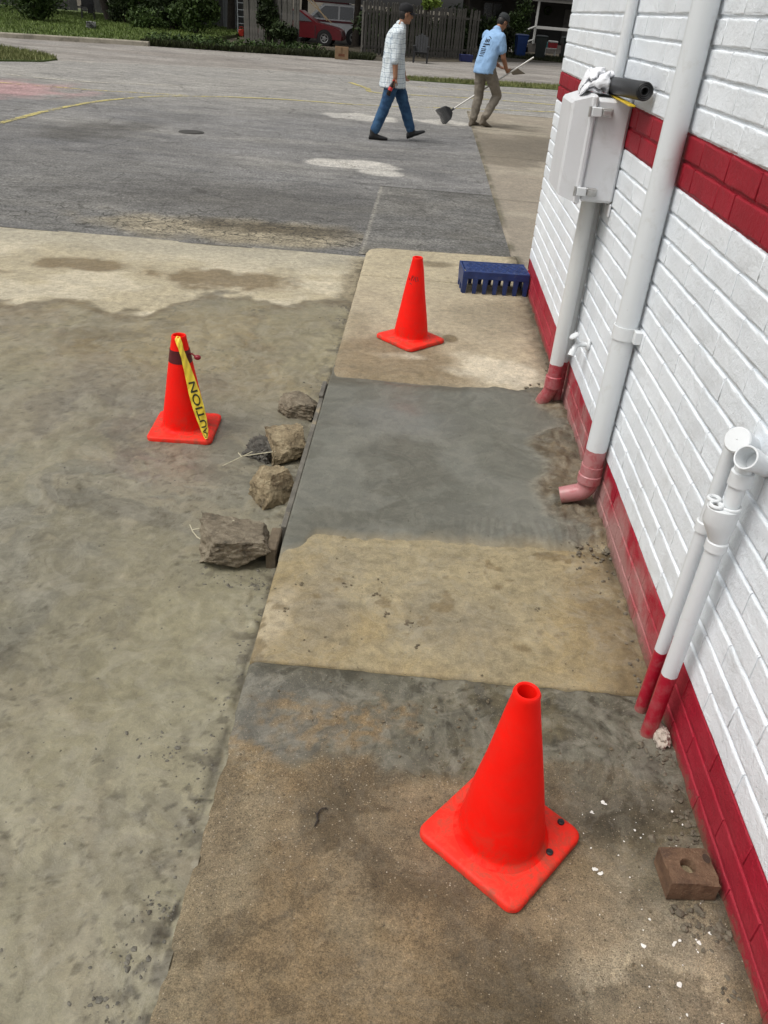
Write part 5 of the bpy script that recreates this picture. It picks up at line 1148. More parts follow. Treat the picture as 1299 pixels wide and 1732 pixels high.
F2, man2, shirt2, J2 = person((1.02, 16.95, GZ), R(42), 1.05, P2, dict(skin=M_skin2, trousers=M_khaki, shirt=M_tee, shoe=M_boot, cap=M_cap2), 'man in light blue t-shirt and khaki trousers carrying a long broom')
# print on the back of the blue shirt
bvh = BVHTree.FromPolygons([v.co + man2.location for v in shirt2.data.vertices], [p.vertices[:] for p in shirt2.data.polygons])
m = MB()
def on_back(s, h):
    o_ = F2(-.9, s, h); hit = bvh.ray_cast(o_, F2.f); return (hit[0] - F2.f * .004) if hit[0] is not None else F2(-.1, s, h)
def mark(s0, s1, h0, h1, nx=6, ny=2):
    vs = [on_back(s0 + (s1 - s0) * i / nx, h0 + (h1 - h0) * j / ny) for j in range(ny + 1) for i in range(nx + 1)]
    m.add(vs, [(j * (nx + 1) + i, j * (nx + 1) + i + 1, (j + 1) * (nx + 1) + i + 1, (j + 1) * (nx + 1) + i) for j in range(ny) for i in range(nx)])
def marktri(pts): m.add([on_back(*p) for p in pts], [tuple(range(len(pts)))])
marktri([(-.02, 1.40), (.03, 1.43), (.03, 1.44), (-.035, 1.405)]); marktri([(.08, 1.40), (.03, 1.43), (.03, 1.44), (.095, 1.405)])
for a in (-.02, .015, .05): mark(a, a + .025, 1.345, 1.395, 2, 2)
mark(-.05, .10, 1.305, 1.325); mark(-.05, .02, 1.27, 1.29)
for h in (1.235, 1.21, 1.185, 1.16, 1.13): mark(-.075, .045, h, h + .013)
part('back_print', m, plain('black_shirt_print', (0.02, 0.03, 0.05), 0.9, 0.3, 60), man2)
# broom and trowel
bmr = empty('broom', (0.40, 17.02, GZ), label='long-handled broom with black head held by the blue-shirted man', cat='broom')
p0 = Vector((0.46, 17.0, GZ + .235)); hnd = J2['hdR'] + Vector((.0, .0, -.01)); dr_ = (hnd - p0).normalized(); p1 = hnd + dr_ * 0.52
m = MB(); m.tube([p0, p1], .0145, 12); part('handle', m, plain('pale_aluminium', (0.55, 0.54, 0.51), 0.4, 0.1, 20, metal=0.3), bmr, 35)
m = MB(); m.tube([p0 - dr_ * .03, p0 + dr_ * .08], [.026, .018], 12); part('socket', m, M_black, bmr, 35)
u_ = dr_.cross(Vector((0, 1, 0))).normalized(); w_ = Vector((0, 1, 0)); rs = []
for t, wd, th in ((.02, .05, .024), (-.03, .11, .030), (-.06, .125, .032), (-.17, .15, .036), (-.23, .155, .036)):
    c = p0 + dr_ * t; rs.append([c + u_ * (a * wd) + w_ * (b_ * th) for a, b_ in ((-1, -1), (-.5, -1), (0, -1), (.5, -1), (1, -1), (1, 1), (.5, 1), (0, 1), (-.5, 1), (-1, 1))])
m = MB(); m.rings(rs[:3]); part('head_block', m, M_black, bmr, 30)
m = MB()
for i in range(13):
    for j in (-1, 0, 1):
        a = -1 + i / 6; c0 = p0 - dr_ * .055 + u_ * (a * .12) + w_ * (j * .022); c1 = p0 - dr_ * (.235 + .012 * math.sin(i * 7 + j)) + u_ * (a * .152) + w_ * (j * .03); m.tube([c0, c1], [.011, .009], 6)
part('bristles', m, M_black, bmr, 30)
tr = empty('trowel', tuple(J2['hdL']), label='grey diamond-bladed trowel in the blue-shirted man\'s other hand', cat='trowel')
h0 = J2['hdL']; d_ = (F2.f * .75 + F2.r * .5 + Vector((0, 0, -.12))).normalized(); s_3 = d_.cross(Vector((0, 0, 1))).normalized(); n_3 = s_3.cross(d_)
m = MB(); m.tube([h0 - d_ * .05, h0 + d_ * .09], [.014, .013], 10); part('handle', m, M_wood, tr, 35)
m = MB(); b0 = h0 + d_ * .12; tl = (s_3 * .8 + n_3 * .6).normalized(); m.add([b0 + n_3 * .003, b0 + d_ * .13 + tl * .11, b0 + d_ * .34, b0 + d_ * .13 - tl * .11, b0 - n_3 * .003, b0 + d_ * .13 + tl * .11 - n_3 * .004, b0 + d_ * .34 - n_3 * .004, b0 + d_ * .13 - tl * .11 - n_3 * .004], [(0, 1, 2, 3), (7, 6, 5, 4), (0, 4, 5, 1), (1, 5, 6, 2), (2, 6, 7, 3), (3, 7, 4, 0)]); m.tube([h0 + d_ * .08, b0 + d_ * .03], .006, 8); part('blade', m, plain('trowel_steel', (0.22, 0.20, 0.17), 0.6, 0.2, 20), tr)

# ================================================================== BACKGROUND
def leaf_mat(name, dark, light):
    m, t, b = newmat(name); g = t.nodes.new('ShaderNodeNewGeometry')
    c = ramp(t, g.outputs['Random Per Island'], [(0.0, dark), (0.65, tuple((a + d) / 2 for a, d in zip(light, dark))), (1.0, light)])
    c = mixn(t, 0.6, c, ramp(t, noise(t, 1.1, 3, 0.5, g.outputs['Position']).outputs[0], [(0.3, 0.5), (0.7, 1.5)]), 'MULTIPLY')
    t.links.new(c, b.inputs['Base Color']); setr(b, 0.65, 0.25); return m
M_leaf = leaf_mat('dark_foliage', (0.012, 0.022, 0.006), (0.042, 0.066, 0.019)); M_leaf2 = leaf_mat('mid_foliage', (0.022, 0.042, 0.010), (0.070, 0.112, 0.027)); M_leaf3 = leaf_mat('bright_foliage', (0.06, 0.10, 0.015), (0.17, 0.24, 0.04))
M_weed = leaf_mat('weeds', (0.016, 0.021, 0.008), (0.055, 0.062, 0.024)); M_blade = leaf_mat('grass_blades', (0.085, 0.13, 0.028), (0.18, 0.235, 0.065)); M_blade2 = leaf_mat('dry_grass_blades', (0.12, 0.145, 0.045), (0.27, 0.27, 0.115))
M_bark = plain('bark', (0.045, 0.036, 0.028), 0.95, 0.4, 9, 0.8, 20)
def leaves(centers, radii, n, size, seed, flat=1.0):
    r = np.random.default_rng(seed); cs = np.array(centers, float); rd = np.array(radii, float); k = r.integers(0, len(cs), n)
    d = r.normal(size=(n, 3)); d /= np.linalg.norm(d, axis=1)[:, None]; p = cs[k] + d * rd[k] * (r.random((n, 1)) ** 0.45) * (0.85 + 0.3 * r.random((n, 1)))
    a = r.normal(size=(n, 3)); a /= np.linalg.norm(a, axis=1)[:, None]; b_ = np.cross(a, r.normal(size=(n, 3))); b_ /= np.linalg.norm(b_, axis=1)[:, None] + 1e-9
    s = size * (0.55 + 0.9 * r.random((n, 1))); V = np.stack([p - a * s, p + b_ * s * .42 + a * s * .1, p + a * s, p - b_ * s * .42 + a * s * .1], 1).reshape(-1, 3)
    return V, np.arange(4 * n).reshape(-1, 4)
def np_mesh(name, V, Fq):
    me = bpy.data.meshes.new(name); me.vertices.add(len(V)); me.vertices.foreach_set('co', np.asarray(V, np.float32).ravel())
    nl = Fq.shape[1]; me.loops.add(Fq.size); me.loops.foreach_set('vertex_index', Fq.astype(np.int32).ravel()); me.polygons.add(len(Fq)); me.polygons.foreach_set('loop_start', np.arange(0, Fq.size, nl, dtype=np.int32)); me.update(calc_edges=True); me.validate(); return me
def clumps(c, r, n, seed, sub=0.42):
    g = np.random.default_rng(seed); C_ = []; R_ = []
    for i in range(n):
        d = g.normal(size=3); d /= np.linalg.norm(d); t = g.random() ** 0.5 * 0.8; C_.append(np.array(c) + d * np.array(r) * t); R_.append(np.array(r) * sub * g.uniform(.7, 1.3))
    return C_, R_
def shrub(name, c, r, n, size, mat, seed, label, cat='shrub', nc=14, group=None, stems=3):
    root = empty(name, (c[0], c[1], c[2] - r[2]), label=label, cat=cat)
    if group: root['group'] = group
    C_, R_ = clumps(c, r, nc, seed); V, Fq = leaves(C_, R_, n, size, seed + 1); V[:, 2] = np.maximum(V[:, 2], c[2] - r[2] + .02); me = np_mesh('foliage', V - np.array(root.location), Fq); link('foliage', me, mat, root)
    g = random.Random(seed); m = MB()
    for i in range(stems):
        a = g.uniform(0, 6.28); m.tube([(c[0], c[1], c[2] - r[2] - .05), (c[0] + .2 * r[0] * math.cos(a), c[1] + .2 * r[1] * math.sin(a), c[2] - .3 * r[2]), (c[0] + .5 * r[0] * math.cos(a), c[1] + .5 * r[1] * math.sin(a), c[2] + .3 * r[2])], [.05, .035, .015], 7)
    part('stem', m, M_bark, root, 40); return root
def tree(loc, h, r, n, size, mat, seed, label, tr=.16, lean=(0, 0), fork=5):
    root = empty('tree', loc, label=label, cat='tree', group='trees beyond the street'); g = random.Random(seed); L = Vector(loc)
    top = L + Vector((lean[0], lean[1], h * .5)); m = MB(); m.tube([L + Vector((0, 0, -.1)), L + Vector((0, 0, .12)), L.lerp(top, .4) + Vector((.05, 0, 0)), top, top + Vector((lean[0] * .4, lean[1] * .4, h * .3))], [tr * 1.5, tr * 1.1, tr * .9, tr * .7, tr * .2], 12)
    ctr = top + Vector((lean[0] * .3, lean[1] * .3, h * .22)); C_, R_ = clumps(ctr, r, 26, seed, .34)
    for i in range(fork):
        e = Vector(C_[i]); s0 = L.lerp(top, g.uniform(.55, 1.0)); m.tube([s0, s0.lerp(e, .5) + Vector((0, 0, .2)), e], [tr * .45, tr * .3, tr * .1], 8)
    part('trunk', m, M_bark, root, 40); V, Fq = leaves(C_, R_, n, size, seed + 1); link('crown', np_mesh('crown', V - np.array(L), Fq), mat, root); return root
# trees (crowns above the picture's top edge shade what stands under them)
tree((-3.9, 46.3, -.1), 9, (6.0, 6.5, 2.8), 16000, .26, M_leaf, 301, 'dark trunk between parked vehicles and picket fence', .17, fork=8)
tree((-17.1, 48.3, 0), 8, (5.5, 5.0, 2.6), 13000, .26, M_leaf, 302, 'leaning dark tree beside the yard chair', .2, (-1.3, .3), 8)
tree((-11.0, 50.0, 0), 9, (6.0, 6.5, 3.2), 15000, .26, M_leaf, 303, 'dark tree behind the dense hedge left of the ladder', .2)
tree((1.5, 48.5, -.1), 9, (5.5, 7.0, 2.9), 16000, .26, M_leaf, 304, 'dark tree behind the middle of the picket fence', .2)
tree((-23.5, 52.0, 0), 8, (5.0, 4.5, 3.0), 7000, .28, M_leaf, 305, 'dark tree beyond the round bush on the lawn', .2)
tree((-7.6, 54.0, -.1), 9, (6.5, 6.0, 3.2), 13000, .28, M_leaf, 306, 'dark tree behind the red car', .2)
shrub('round_bush', (-18.0, 41.2, .95), (1.45, 1.3, 1.1), 5200, .085, M_leaf2, 311, 'large round clipped bush on the lawn at far left', 'bush', 22)
grp = 'dark shrubs of the overgrown hedge'
for i, (x, y, rx, rz, lab) in enumerate(((-15.6, 46.6, 1.1, 1.2, 'leftmost dark shrub of the hedge, beside the leaning tree'), (-14.0, 45.2, 1.3, 1.3, 'dark shrub of the hedge, second from the lawn'), (-12.4, 43.6, 1.4, 1.35, 'dark shrub in the middle of the hedge'), (-10.9, 42.0, 1.3, 1.3, 'dark shrub at the right end of the hedge, before the ladder'))):
    shrub('hedge_shrub', (x, y, rz * .8), (rx, 1.0, rz), 3400, .10, M_leaf if i % 2 == 0 else M_leaf2, 320 + i, lab, 'shrub', 18, grp)
shrub('low_shrub', (-13.2, 42.2, .35), (1.1, .7, .45), 1300, .085, M_leaf2, 331, 'low light green shrub in front of the dark hedge', 'shrub', 10)
shrub('ivy', (-6.95, 38.8, 1.0), (.5, .3, 1.15), 2600, .085, M_leaf, 334, 'ivy smothering the board fence', 'ivy', 18)
shrub('ivy', (-6.2, 38.2, .45), (.7, .35, .5), 1500, .08, M_leaf, 335, 'low ivy creeping along the board fence foot by the red car', 'ivy', 12)
shrub('leafy_branch', (-.3, 40.2, 2.05), (.55, .4, .35), 520, .11, M_leaf3, 336, 'bright green leafy bough hanging over the picket fence', 'branch', 8, stems=1)
for i, (x, y, z, rx, rz, n_, mt, lab) in enumerate(((2.75, 46.0, .85, .7, 1.0, 1700, M_leaf2, 'leafy bush at the right end of the picket fence'), (3.75, 51.5, .85, .75, .95, 1600, M_weed, 'dry yellowish bush left of the blue bin'), (5.0, 56.5, 1.35, 1.0, 1.5, 2400, M_leaf2, 'tall green bush in front of the porch'))):
    shrub('yard_bush', (x, y, z), (rx, .6, rz), n_, .10, mt, 340 + i, lab, 'bush', 14)
for i, (x, y, lab) in enumerate(((-2.3, 41.3, 'added dark bush darkening the gaps at the left end of the picket fence'), (-.7, 42.7, 'added dark bush darkening the picket fence gaps, second from the left'), (.7, 44.2, 'added dark bush darkening the picket fence gaps, third from the left'), (1.9, 45.6, 'added dark bush darkening the gaps at the right end of the picket fence'))):
    shrub('gap_darkening_bush', (x, y, .85), (1.15, .7, 1.05), 2600, .10, M_leaf, 360 + i, lab, 'bush', 16, 'added bushes darkening the picket fence gaps')  # row of bushes added so the gaps between pickets come out dark
# weeds along the far edge of the street, grass
def tufts(name, n, place, h, mat, seed, label, w=.012, cat='grass'):
    r = np.random.default_rng(seed); P_ = place(r, n); n = len(P_); a = r.uniform(0, 6.28, n); hh = h * r.uniform(.4, 1.25, n); ln = r.normal(0, .35, (n, 2)) * hh[:, None]; dx_ = np.stack([np.cos(a), np.sin(a), 0 * a], 1) * w
    tip = P_ + np.stack([ln[:, 0], ln[:, 1], hh], 1); V = np.stack([P_ - dx_, P_ + dx_, tip], 1).reshape(-1, 3); o = link(name, np_mesh(name, V, np.arange(3 * n).reshape(-1, 3)), mat); tag(o, label, cat, kind='stuff'); return o
def inpoly(P_, poly):
    x, y = P_[:, 0], P_[:, 1]; c = np.zeros(len(P_), bool); n = len(poly)
    for i in range(n):
        (x0, y0), (x1, y1) = poly[i], poly[(i + 1) % n]; k = ((y0 > y) != (y1 > y)) & (x < (x1 - x0) * (y - y0) / ((y1 - y0) + 1e-12) + x0); c ^= k
    return P_[c]
def in_box(poly, x0, x1, y0, y1, z):
    return lambda r, n: inpoly(np.stack([r.uniform(x0, x1, n), r.uniform(y0, y1, n), np.full(n, z)], 1), poly)
tufts('lawn_grass', 60000, in_box(lawn_poly, -30, -9, 28, 56, .03), .09, M_blade, 401, 'short green lawn grass beyond the kerb', .022)
tufts('verge_grass', 26000, in_box(verge_left, -17, -9.5, 21, 26.6, -.055), .10, M_blade2, 402, 'pale green grass on the verge tip at far left', .013)
tufts('verge_grass', 22000, in_box(verge_right, -.9, 8, 26.8, 30.5, -.075), .09, M_blade2, 403, 'thin strip of grass between the lot and the street', .013)
def weedline(r, n):
    x = -10.5 + 8.2 * r.random(n) ** 1.3; y = kerb_y(x) + np.abs(r.normal(0, 1.0, n)) + .15 + np.where(x < -9, 0, 0); y = y + np.where(x > -1.5, .4, 0); return np.stack([x, y, np.full(n, -.095)], 1)
tufts('weeds', 16000, weedline, .20, M_weed, 404, 'straggly weeds along the far street edge', .03, 'weeds')
def backweeds(r, n): return np.stack([r.uniform(3.5, 12, n), r.uniform(48.0, 53, n), np.full(n, -.09)], 1)
tufts('weeds', 9000, backweeds, .14, M_weed, 405, 'thin weeds around the bins', .03, 'weeds')
C_ = [(x, float(kerb_y(x)) + r_, .05) for x, r_ in zip(np.linspace(-10.4, -4.6, 26), np.random.default_rng(9).uniform(.4, 1.6, 26))]
V, Fq = leaves(C_, [(.45, .45, .28)] * 26, 3200, .07, 77); V[:, 2] = np.maximum(V[:, 2], -.08); o = link('ground_cover', np_mesh('ground_cover', V, Fq), M_leaf2); tag(o, 'leafy ground cover along the street under the fence', 'ground cover', kind='stuff')

# fences
M_pick = plain('weathered_fence_wood', (0.10, 0.094, 0.083), 0.95, 0.4, 5, 0.5, 30, dirt=(0.04, 0.04, 0.034), dscale=3, dlo=.45, dhi=.8); M_bord = plain('grey_board_wood', (0.085, 0.080, 0.071), 0.95, 0.35, 4, 0.5, 30, dirt=(0.025, 0.028, 0.018), dscale=2.5, dlo=.48, dhi=.75)
def fence(name, pts, pitch, w, h, mat, label, seed, dog=True, pname='picket', gaps=()):
    root = empty(name, (pts[0][0], pts[0][1], -.095), label=label, cat='fence'); g = random.Random(seed); ms = []
    for k in range(4):
        m = MB(); ww = w * g.uniform(.92, 1.06) / 2; hh = h * g.uniform(.98, 1.02); t = .011
        prof = [(-ww, .02), (ww, .02), (ww, hh - .06), (ww * .45, hh), (-ww * .45, hh), (-ww, hh - .06)] if dog else [(-ww, .02), (ww, .02), (ww, hh), (-ww, hh + g.uniform(-.03, .03))]
        n = len(prof); m.add([(x, -t, z) for x, z in prof] + [(x, t, z) for x, z in prof], [tuple(range(n)), tuple(range(2 * n - 1, n - 1, -1))] + [(i, (i + 1) % n, (i + 1) % n + n, i + n) for i in range(n)]); me = m.mesh(pname); me.materials.append(mat); ms.append(me)
    for (a, b_) in zip(pts[:-1], pts[1:]):
        A, B_ = Vector((*a, -.095)), Vector((*b_, -.095)); d = B_ - A; L = d.length; d.normalize(); ang = math.atan2(d.y, d.x); nrm = Vector((-d.y, d.x, 0)); k = int(L / pitch)
        for i in range(k):
            if g.random() < .02 or any(lo < i * pitch < hi for lo, hi in gaps): continue
            p = A + d * ((i + .5) * pitch); o = link(pname, ms[g.randrange(4)], None, root); o.location = p - root.location + Vector((0, 0, g.uniform(-.02, .03))); o.rotation_euler = (g.gauss(0, .01), g.gauss(0, .012), ang + g.gauss(0, .02))
        for zz in (.35, h - .35):
            m = MB(); Mx = Matrix.Translation(A + nrm * .045 + Vector((0, 0, zz))) @ Matrix.Rotation(ang, 4, 'Z'); m.box(0, L, -.02, .02, -.045, .045, 0, Mx); part('rail', m, mat, root)
        for i in range(int(L / 2.4) + 1):
            m = MB(); Mx = Matrix.Translation(A + d * min(i * 2.4 + .05, L - .05) + nrm * .12) @ Matrix.Rotation(ang, 4, 'Z'); m.box(-.05, .05, -.05, .05, -.1, h - .02, .005, Mx); part('post', m, mat, root)
    return root
fence('picket_fence', [(-2.86, 38.1), (-.35, 40.75), (2.2, 43.75)], .20, .125, 1.95, M_pick, 'weathered grey picket fence behind the two walking men', 1)
fence('board_fence', [(-8.2, 39.85), (-5.55, 38.15)], .165, .15, 2.25, M_bord, 'grey board fence overgrown with ivy left of the red car', 2, False, 'board')
# dark back fence across the far yard
fence('back_fence', [(-34, 60), (-13, 58.5)], .30, .29, 1.9, plain('dark_fence_wood', (0.045, 0.045, 0.046), 0.9, 0.3, 3), 'dark fence along the back of the lawn', 3, False, 'board')

# vehicles
M_glass = plain('dark_glass', (0.02, 0.023, 0.027), 0.08, 0.2, 3, spec=0.8); M_tyre = plain('tyre_rubber', (0.012, 0.012, 0.012), 0.85, 0.2, 20); M_rim = plain('wheel_alloy', (0.28, 0.28, 0.28), 0.4, 0.2, 10, metal=.5)
def vehicle(name, loc, prof, W, wins, wheels, wr, body, label, extra=None):
    """side profile in x (nose at 0, tail negative), built across the width with rounded flanks"""
    root = empty(name, loc, label=label, cat='car'); X0, Y0, Z0_ = loc; m = MB(); rs = []; cxm = sum(p[0] for p in prof) / len(prof)
    for t, ins in ((-1, .07), (-.95, .02), (-.86, 0), (.86, 0), (.95, .02), (1, .07)):
        ring = []
        for x, z in prof:
            tum = max(0, z - .95) * .22; ring.append(Vector((X0 + x + (cxm - x) * ins * .35, Y0 + t * (W / 2 - tum), Z0_ + z - (z - .6) * ins * .5)))
        rs.append(ring)
    m.rings(rs); bo_ = part('body', m, body, root, 30)
    for wpoly in wins:
        m = MB(); vs = []
        for yy in (.0, .012): vs += [(X0 + x, Y0 - (W / 2 - max(0, z - .95) * .22) - yy + .0, Z0_ + z) for x, z in wpoly]
        n = len(wpoly); m.add(vs, [tuple(range(n)), tuple(range(2 * n - 1, n - 1, -1))] + [(i, (i + 1) % n, (i + 1) % n + n, i + n) for i in range(n)]); part('window', m, M_glass, root)
    for wx_ in wheels:
        for s in (-1, 1):
            c = (X0 + wx_, Y0 + s * (W / 2 - .09), Z0_ + wr); Mr = Matrix.Translation(c) @ Matrix.Rotation(R(90 * -s), 4, 'X')
            m = MB(); m.lathe([(wr * 1.18, .0905), (wr * 1.18, .101), (wr * .3, .101)], 24, Mr); part('wheel_arch_shade', m, M_tyre, root)  # dark disc laid on the flank, standing for shade inside the wheel well
            m = MB(); m.lathe([(wr * .62, -.10), (wr * .95, -.10), (wr, -.06), (wr, .085), (wr * .95, .112), (wr * .62, .112)], 26, Mr); wh = part('wheel', m, M_tyre, root, 35)
            m = MB(); m.lathe([(.001, .11), (wr * .14, .112), (wr * .2, .098), (wr * .5, .100), (wr * .62, .116), (wr * .65, .10)], 26, Mr)
            for q_ in range(5):
                a = q_ * 2 * math.pi / 5; m.box(.03, wr * .6, -.02, .02, .098, .112, .004, Mr @ Matrix.Rotation(a, 4, 'Z'))
            part('rim', m, M_rim, root, 35, parent=wh)
    if extra: extra(root, X0, Y0, Z0_)
    return root
M_redp = plain('dull_red_car_paint', (0.11, 0.006, 0.010), 0.3, 0.15, 5, spec=.6); M_silv = plain('silver_car_paint', (0.42, 0.43, 0.44), 0.32, 0.08, 5, spec=.6); M_mar = plain('maroon_paint', (0.085, 0.012, 0.018), 0.35, 0.15, 5)
M_lamp = plain('lamp_glass', (0.5, 0.42, 0.38), 0.15, 0.1, 10)
def red_extra(root, X0, Y0, Z0_):
    for s in (-1, 1):
        m = MB(); m.ell((X0 - .13, Y0 + s * .60, Z0_ + .62), (.10, .20, .075)); part('headlight', m, M_lamp, root, True)
    m = MB(); m.box(X0 - .10, X0 + .045, Y0 - .78, Y0 + .78, Z0_ + .27, Z0_ + .46, .04); part('bumper', m, M_redp, root, 35)
    m = MB(); m.box(X0 - 1.3, X0 - 1.26, Y0 - .93, Y0 - .925, Z0_ + .3, Z0_ + .8); part('door_seam', m, M_black, root)
vehicle('red_car', (-4.33, 44.7, -.09), [(0.0, .26), (.02, .48), (-.05, .66), (-.35, .78), (-1.25, .92), (-2.0, 1.36), (-2.9, 1.42), (-3.75, 1.02), (-4.3, .95), (-4.35, .3)], 1.72, [[(-1.45, .95), (-2.02, 1.30), (-2.4, 1.33), (-2.4, .95)], [(-2.48, .95), (-2.48, 1.33), (-2.95, 1.34), (-3.5, 1.0)]], (-.85, -3.4), .31, M_redp, 'dull red car with its nose by the cardboard box', red_extra)
def suv_extra(root, X0, Y0, Z0_):
    m = MB(); m.box(X0 - 4.4, X0 - .1, Y0 - .905, Y0 - .893, Z0_ + .93, Z0_ + 1.02); part('stripe', m, M_mar, root)
    m = MB(); m.box(X0 - 3.2, X0 - 1.3, Y0 - .62, Y0 + .62, Z0_ + 1.735, Z0_ + 1.80, .03); part('roof_panel', m, M_mar, root, 35)
    m = MB(); m.box(X0 - .02, X0 + .10, Y0 - .85, Y0 + .85, Z0_ + .38, Z0_ + .56, .03); part('bumper', m, M_rim, root, 35)
    for s in (-1, 1): m = MB(); m.box(X0 - .03, X0 + .015, Y0 + s * .72 - .10, Y0 + s * .72 + .10, Z0_ + .72, Z0_ + .92, .02); part('tail_light', m, M_redp, root, 35)
vehicle('silver_suv', (-3.0, 47.4, -.09), [(0, .34), (.02, .9), (-.18, 1.05), (-.5, 1.66), (-1.0, 1.74), (-2.6, 1.72), (-3.35, 1.08), (-4.3, .98), (-4.6, .85), (-4.62, .34)], 1.8, [[(-.35, 1.08), (-.58, 1.58), (-1.0, 1.63), (-1.0, 1.08)], [(-1.1, 1.08), (-1.1, 1.63), (-1.75, 1.63), (-1.75, 1.08)], [(-1.85, 1.08), (-1.85, 1.63), (-2.5, 1.62), (-3.15, 1.1)]], (-.98, -3.75), .36, M_silv, 'silver car with maroon stripe behind the red car', suv_extra)

# cardboard box, black chair, blue tub
cb = empty('cardboard_box', (-3.42, 34.75, -.1), R(4), label='brown cardboard box standing at the street edge by the red car', cat='box'); M_card = plain('cardboard', (0.23, 0.15, 0.085), 0.9, 0.15, 6)
m = MB(); m.box(-.25, .25, -.18, .18, 0, .40, .004); part('carton', m, M_card, cb, 30, False)
m = MB(); m.box(-.255, .255, -.185, -.16, .36, .415, .002, Matrix.Translation((0, 0, 0)) @ Matrix.Rotation(R(-6), 4, 'X')); part('flap', m, M_card, cb, 30, False)
m = MB(); m.box(-.035, .035, -.183, -.179, .20, .40); part('packing_tape', m, plain('brown_tape', (0.15, 0.085, 0.04), 0.5), cb, False, False)
m = MB(); m.box(-.12, .12, -.183, -.1805, .10, .19); part('printed_mark', m, plain('box_print', (0.15, 0.06, 0.03), 0.9, 0.4, 40), cb, False, False)
ch = empty('garden_chair', (-.44, 36.9, -.1), R(0), label='black slatted garden chair standing before the picket fence', cat='chair')
for sx in (-1, 1):
    for sy, hh in ((-1, .56), (1, .50)):
        m = MB(); m.box(sx * .27 - .035, sx * .27 + .035, sy * .26 - .04, sy * .26 + .04, 0, hh, .006); part('leg', m, M_black, ch, 30, False)
    m = MB(); m.box(sx * .29 - .06, sx * .29 + .06, -.36, .36, .56, .585, .006); part('arm', m, M_black, ch, 30, False)
for i in range(5):
    m = MB(); x = (i - 2) * .105; m.box(-.047, .047, -.012, .012, 0, .74 - .05 * abs(i - 2), .004, Matrix.Translation((x, .22, .30)) @ Matrix.Rotation(R(-18), 4, 'X')); part('back_slat', m, M_black, ch, 30, False)
for i in range(5): m = MB(); y = -.30 + i * .115; m.box(-.26, .26, y - .05, y + .05, .38 - i * .02, .40 - i * .02, .004); part('seat_slat', m, M_black, ch, 30, False)
tb = empty('blue_tub', (1.54, 40.75, -.1), R(10), label='dark blue plastic tub at the right end of the picket fence', cat='tub')
m = MB(); rs = [[Vector((sx * a, sy * b_, z)) for sx, sy in ((-1, -1), (1, -1), (1, 1), (-1, 1))] for a, b_, z in ((.26, .17, 0), (.29, .2, .27), (.275, .185, .27), (.25, .16, .02))]; m.rings(rs); part('shell', m, plain('navy_plastic', (0.012, 0.02, 0.10), 0.4, 0.2, 10), tb, 30, False)
m = MB(); torus(m, (0, 0, .265), .29, .016, Matrix.Scale(1.0, 4), 4 * 6, 6, .70); part('rim', m, plain('navy_rim', (0.015, 0.025, 0.13), 0.4), tb, 40, False)

# shed, ladder, petrol can, planks
shd = empty('shed', (-12.0, 53.0, 0), label='grey shed with a pale door behind the ladder', cat='shed'); M_shed = plain('shed_boards', (0.10, 0.10, 0.10), 0.9, 0.25, 3, .3, 20); M_sdoor = plain('pale_shed_door', (0.27, 0.28, 0.29), 0.8, 0.2, 4)
m = MB(); m.box(-14.5, -9.2, 52.6, 56, 0, 2.5); part('wall', m, M_shed, shd)
m = MB(); m.box(-14.8, -8.9, 52.3, 56.3, 2.5, 2.62, .01); part('roof', m, M_roof, shd)
m = MB(); m.box(-12.0, -11.25, 52.53, 52.6, .02, 2.1, .01); dro = part('door', m, M_sdoor, shd)
m = MB(); m.box(-11.95, -11.9, 52.51, 52.54, 0.1, 2.0); m.box(-11.35, -11.3, 52.51, 52.54, .1, 2.0); part('door_batten', m, plain('door_batten', (0.2, 0.21, 0.22), 0.8), shd, parent=dro)
ld = empty('ladder', (-9.87, 47.3, -.09), label='pale aluminium ladder standing behind the board fence', cat='ladder'); M_alu = plain('ladder_aluminium', (0.5, 0.53, 0.55), 0.45, 0.1, 10, metal=.3)
for s in (-1, 1): m = MB(); m.box(-9.87 + s * .19 - .022, -9.87 + s * .19 + .022, 47.27, 47.33, -.09, 3.0); part('side_rail', m, M_alu, ld)
for i in range(9): m = MB(); m.box(-10.06, -9.68, 47.28, 47.32, .12 + i * .3, .155 + i * .3); part('rung', m, M_alu, ld)
gc = empty('petrol_can', (-9.6, 46.0, -.09), label='red petrol can at the foot of the ladder', cat='can'); M_rcan = plain('red_can_plastic', (0.38, 0.03, 0.015), 0.4, 0.15, 10)
m = MB(); m.box(-9.75, -9.47, 45.9, 46.1, -.09, .24, .04); part('tank', m, M_rcan, gc, 40)
m = MB(); m.tube([(-9.70, 46, .22), (-9.70, 46, .31), (-9.6, 46, .34), (-9.52, 46, .31), (-9.52, 46, .22)], .02, 8); part('handle', m, M_rcan, gc, 40)
m = MB(); m.tube([(-9.5, 46, .22), (-9.44, 46, .36)], [.03, .015], 10); part('spout', m, M_black, gc, 40)
M_pine = plain('pale_pine', (0.36, 0.27, 0.16), 0.85, 0.2, 8)
for a, b_, lab in (((-6.5, 44.2, 2.05), (-4.9, 44.3, .86), 'pale plank slanting down onto the red car, lower of two'), ((-6.55, 44.55, 2.5), (-5.15, 44.5, .93), 'pale plank slanting down onto the red car, steeper of two')):
    A, B_ = Vector(a), Vector(b_); d = (B_ - A); q_ = d.to_track_quat('Z', 'Y').to_matrix().to_4x4(); m = MB(); m.box(-.05, .05, -.02, .02, 0, d.length, .003, Matrix.Translation(A) @ q_); single('plank', m, M_pine, tuple(B_), lab, 'plank', 'planks leaning on the red car')

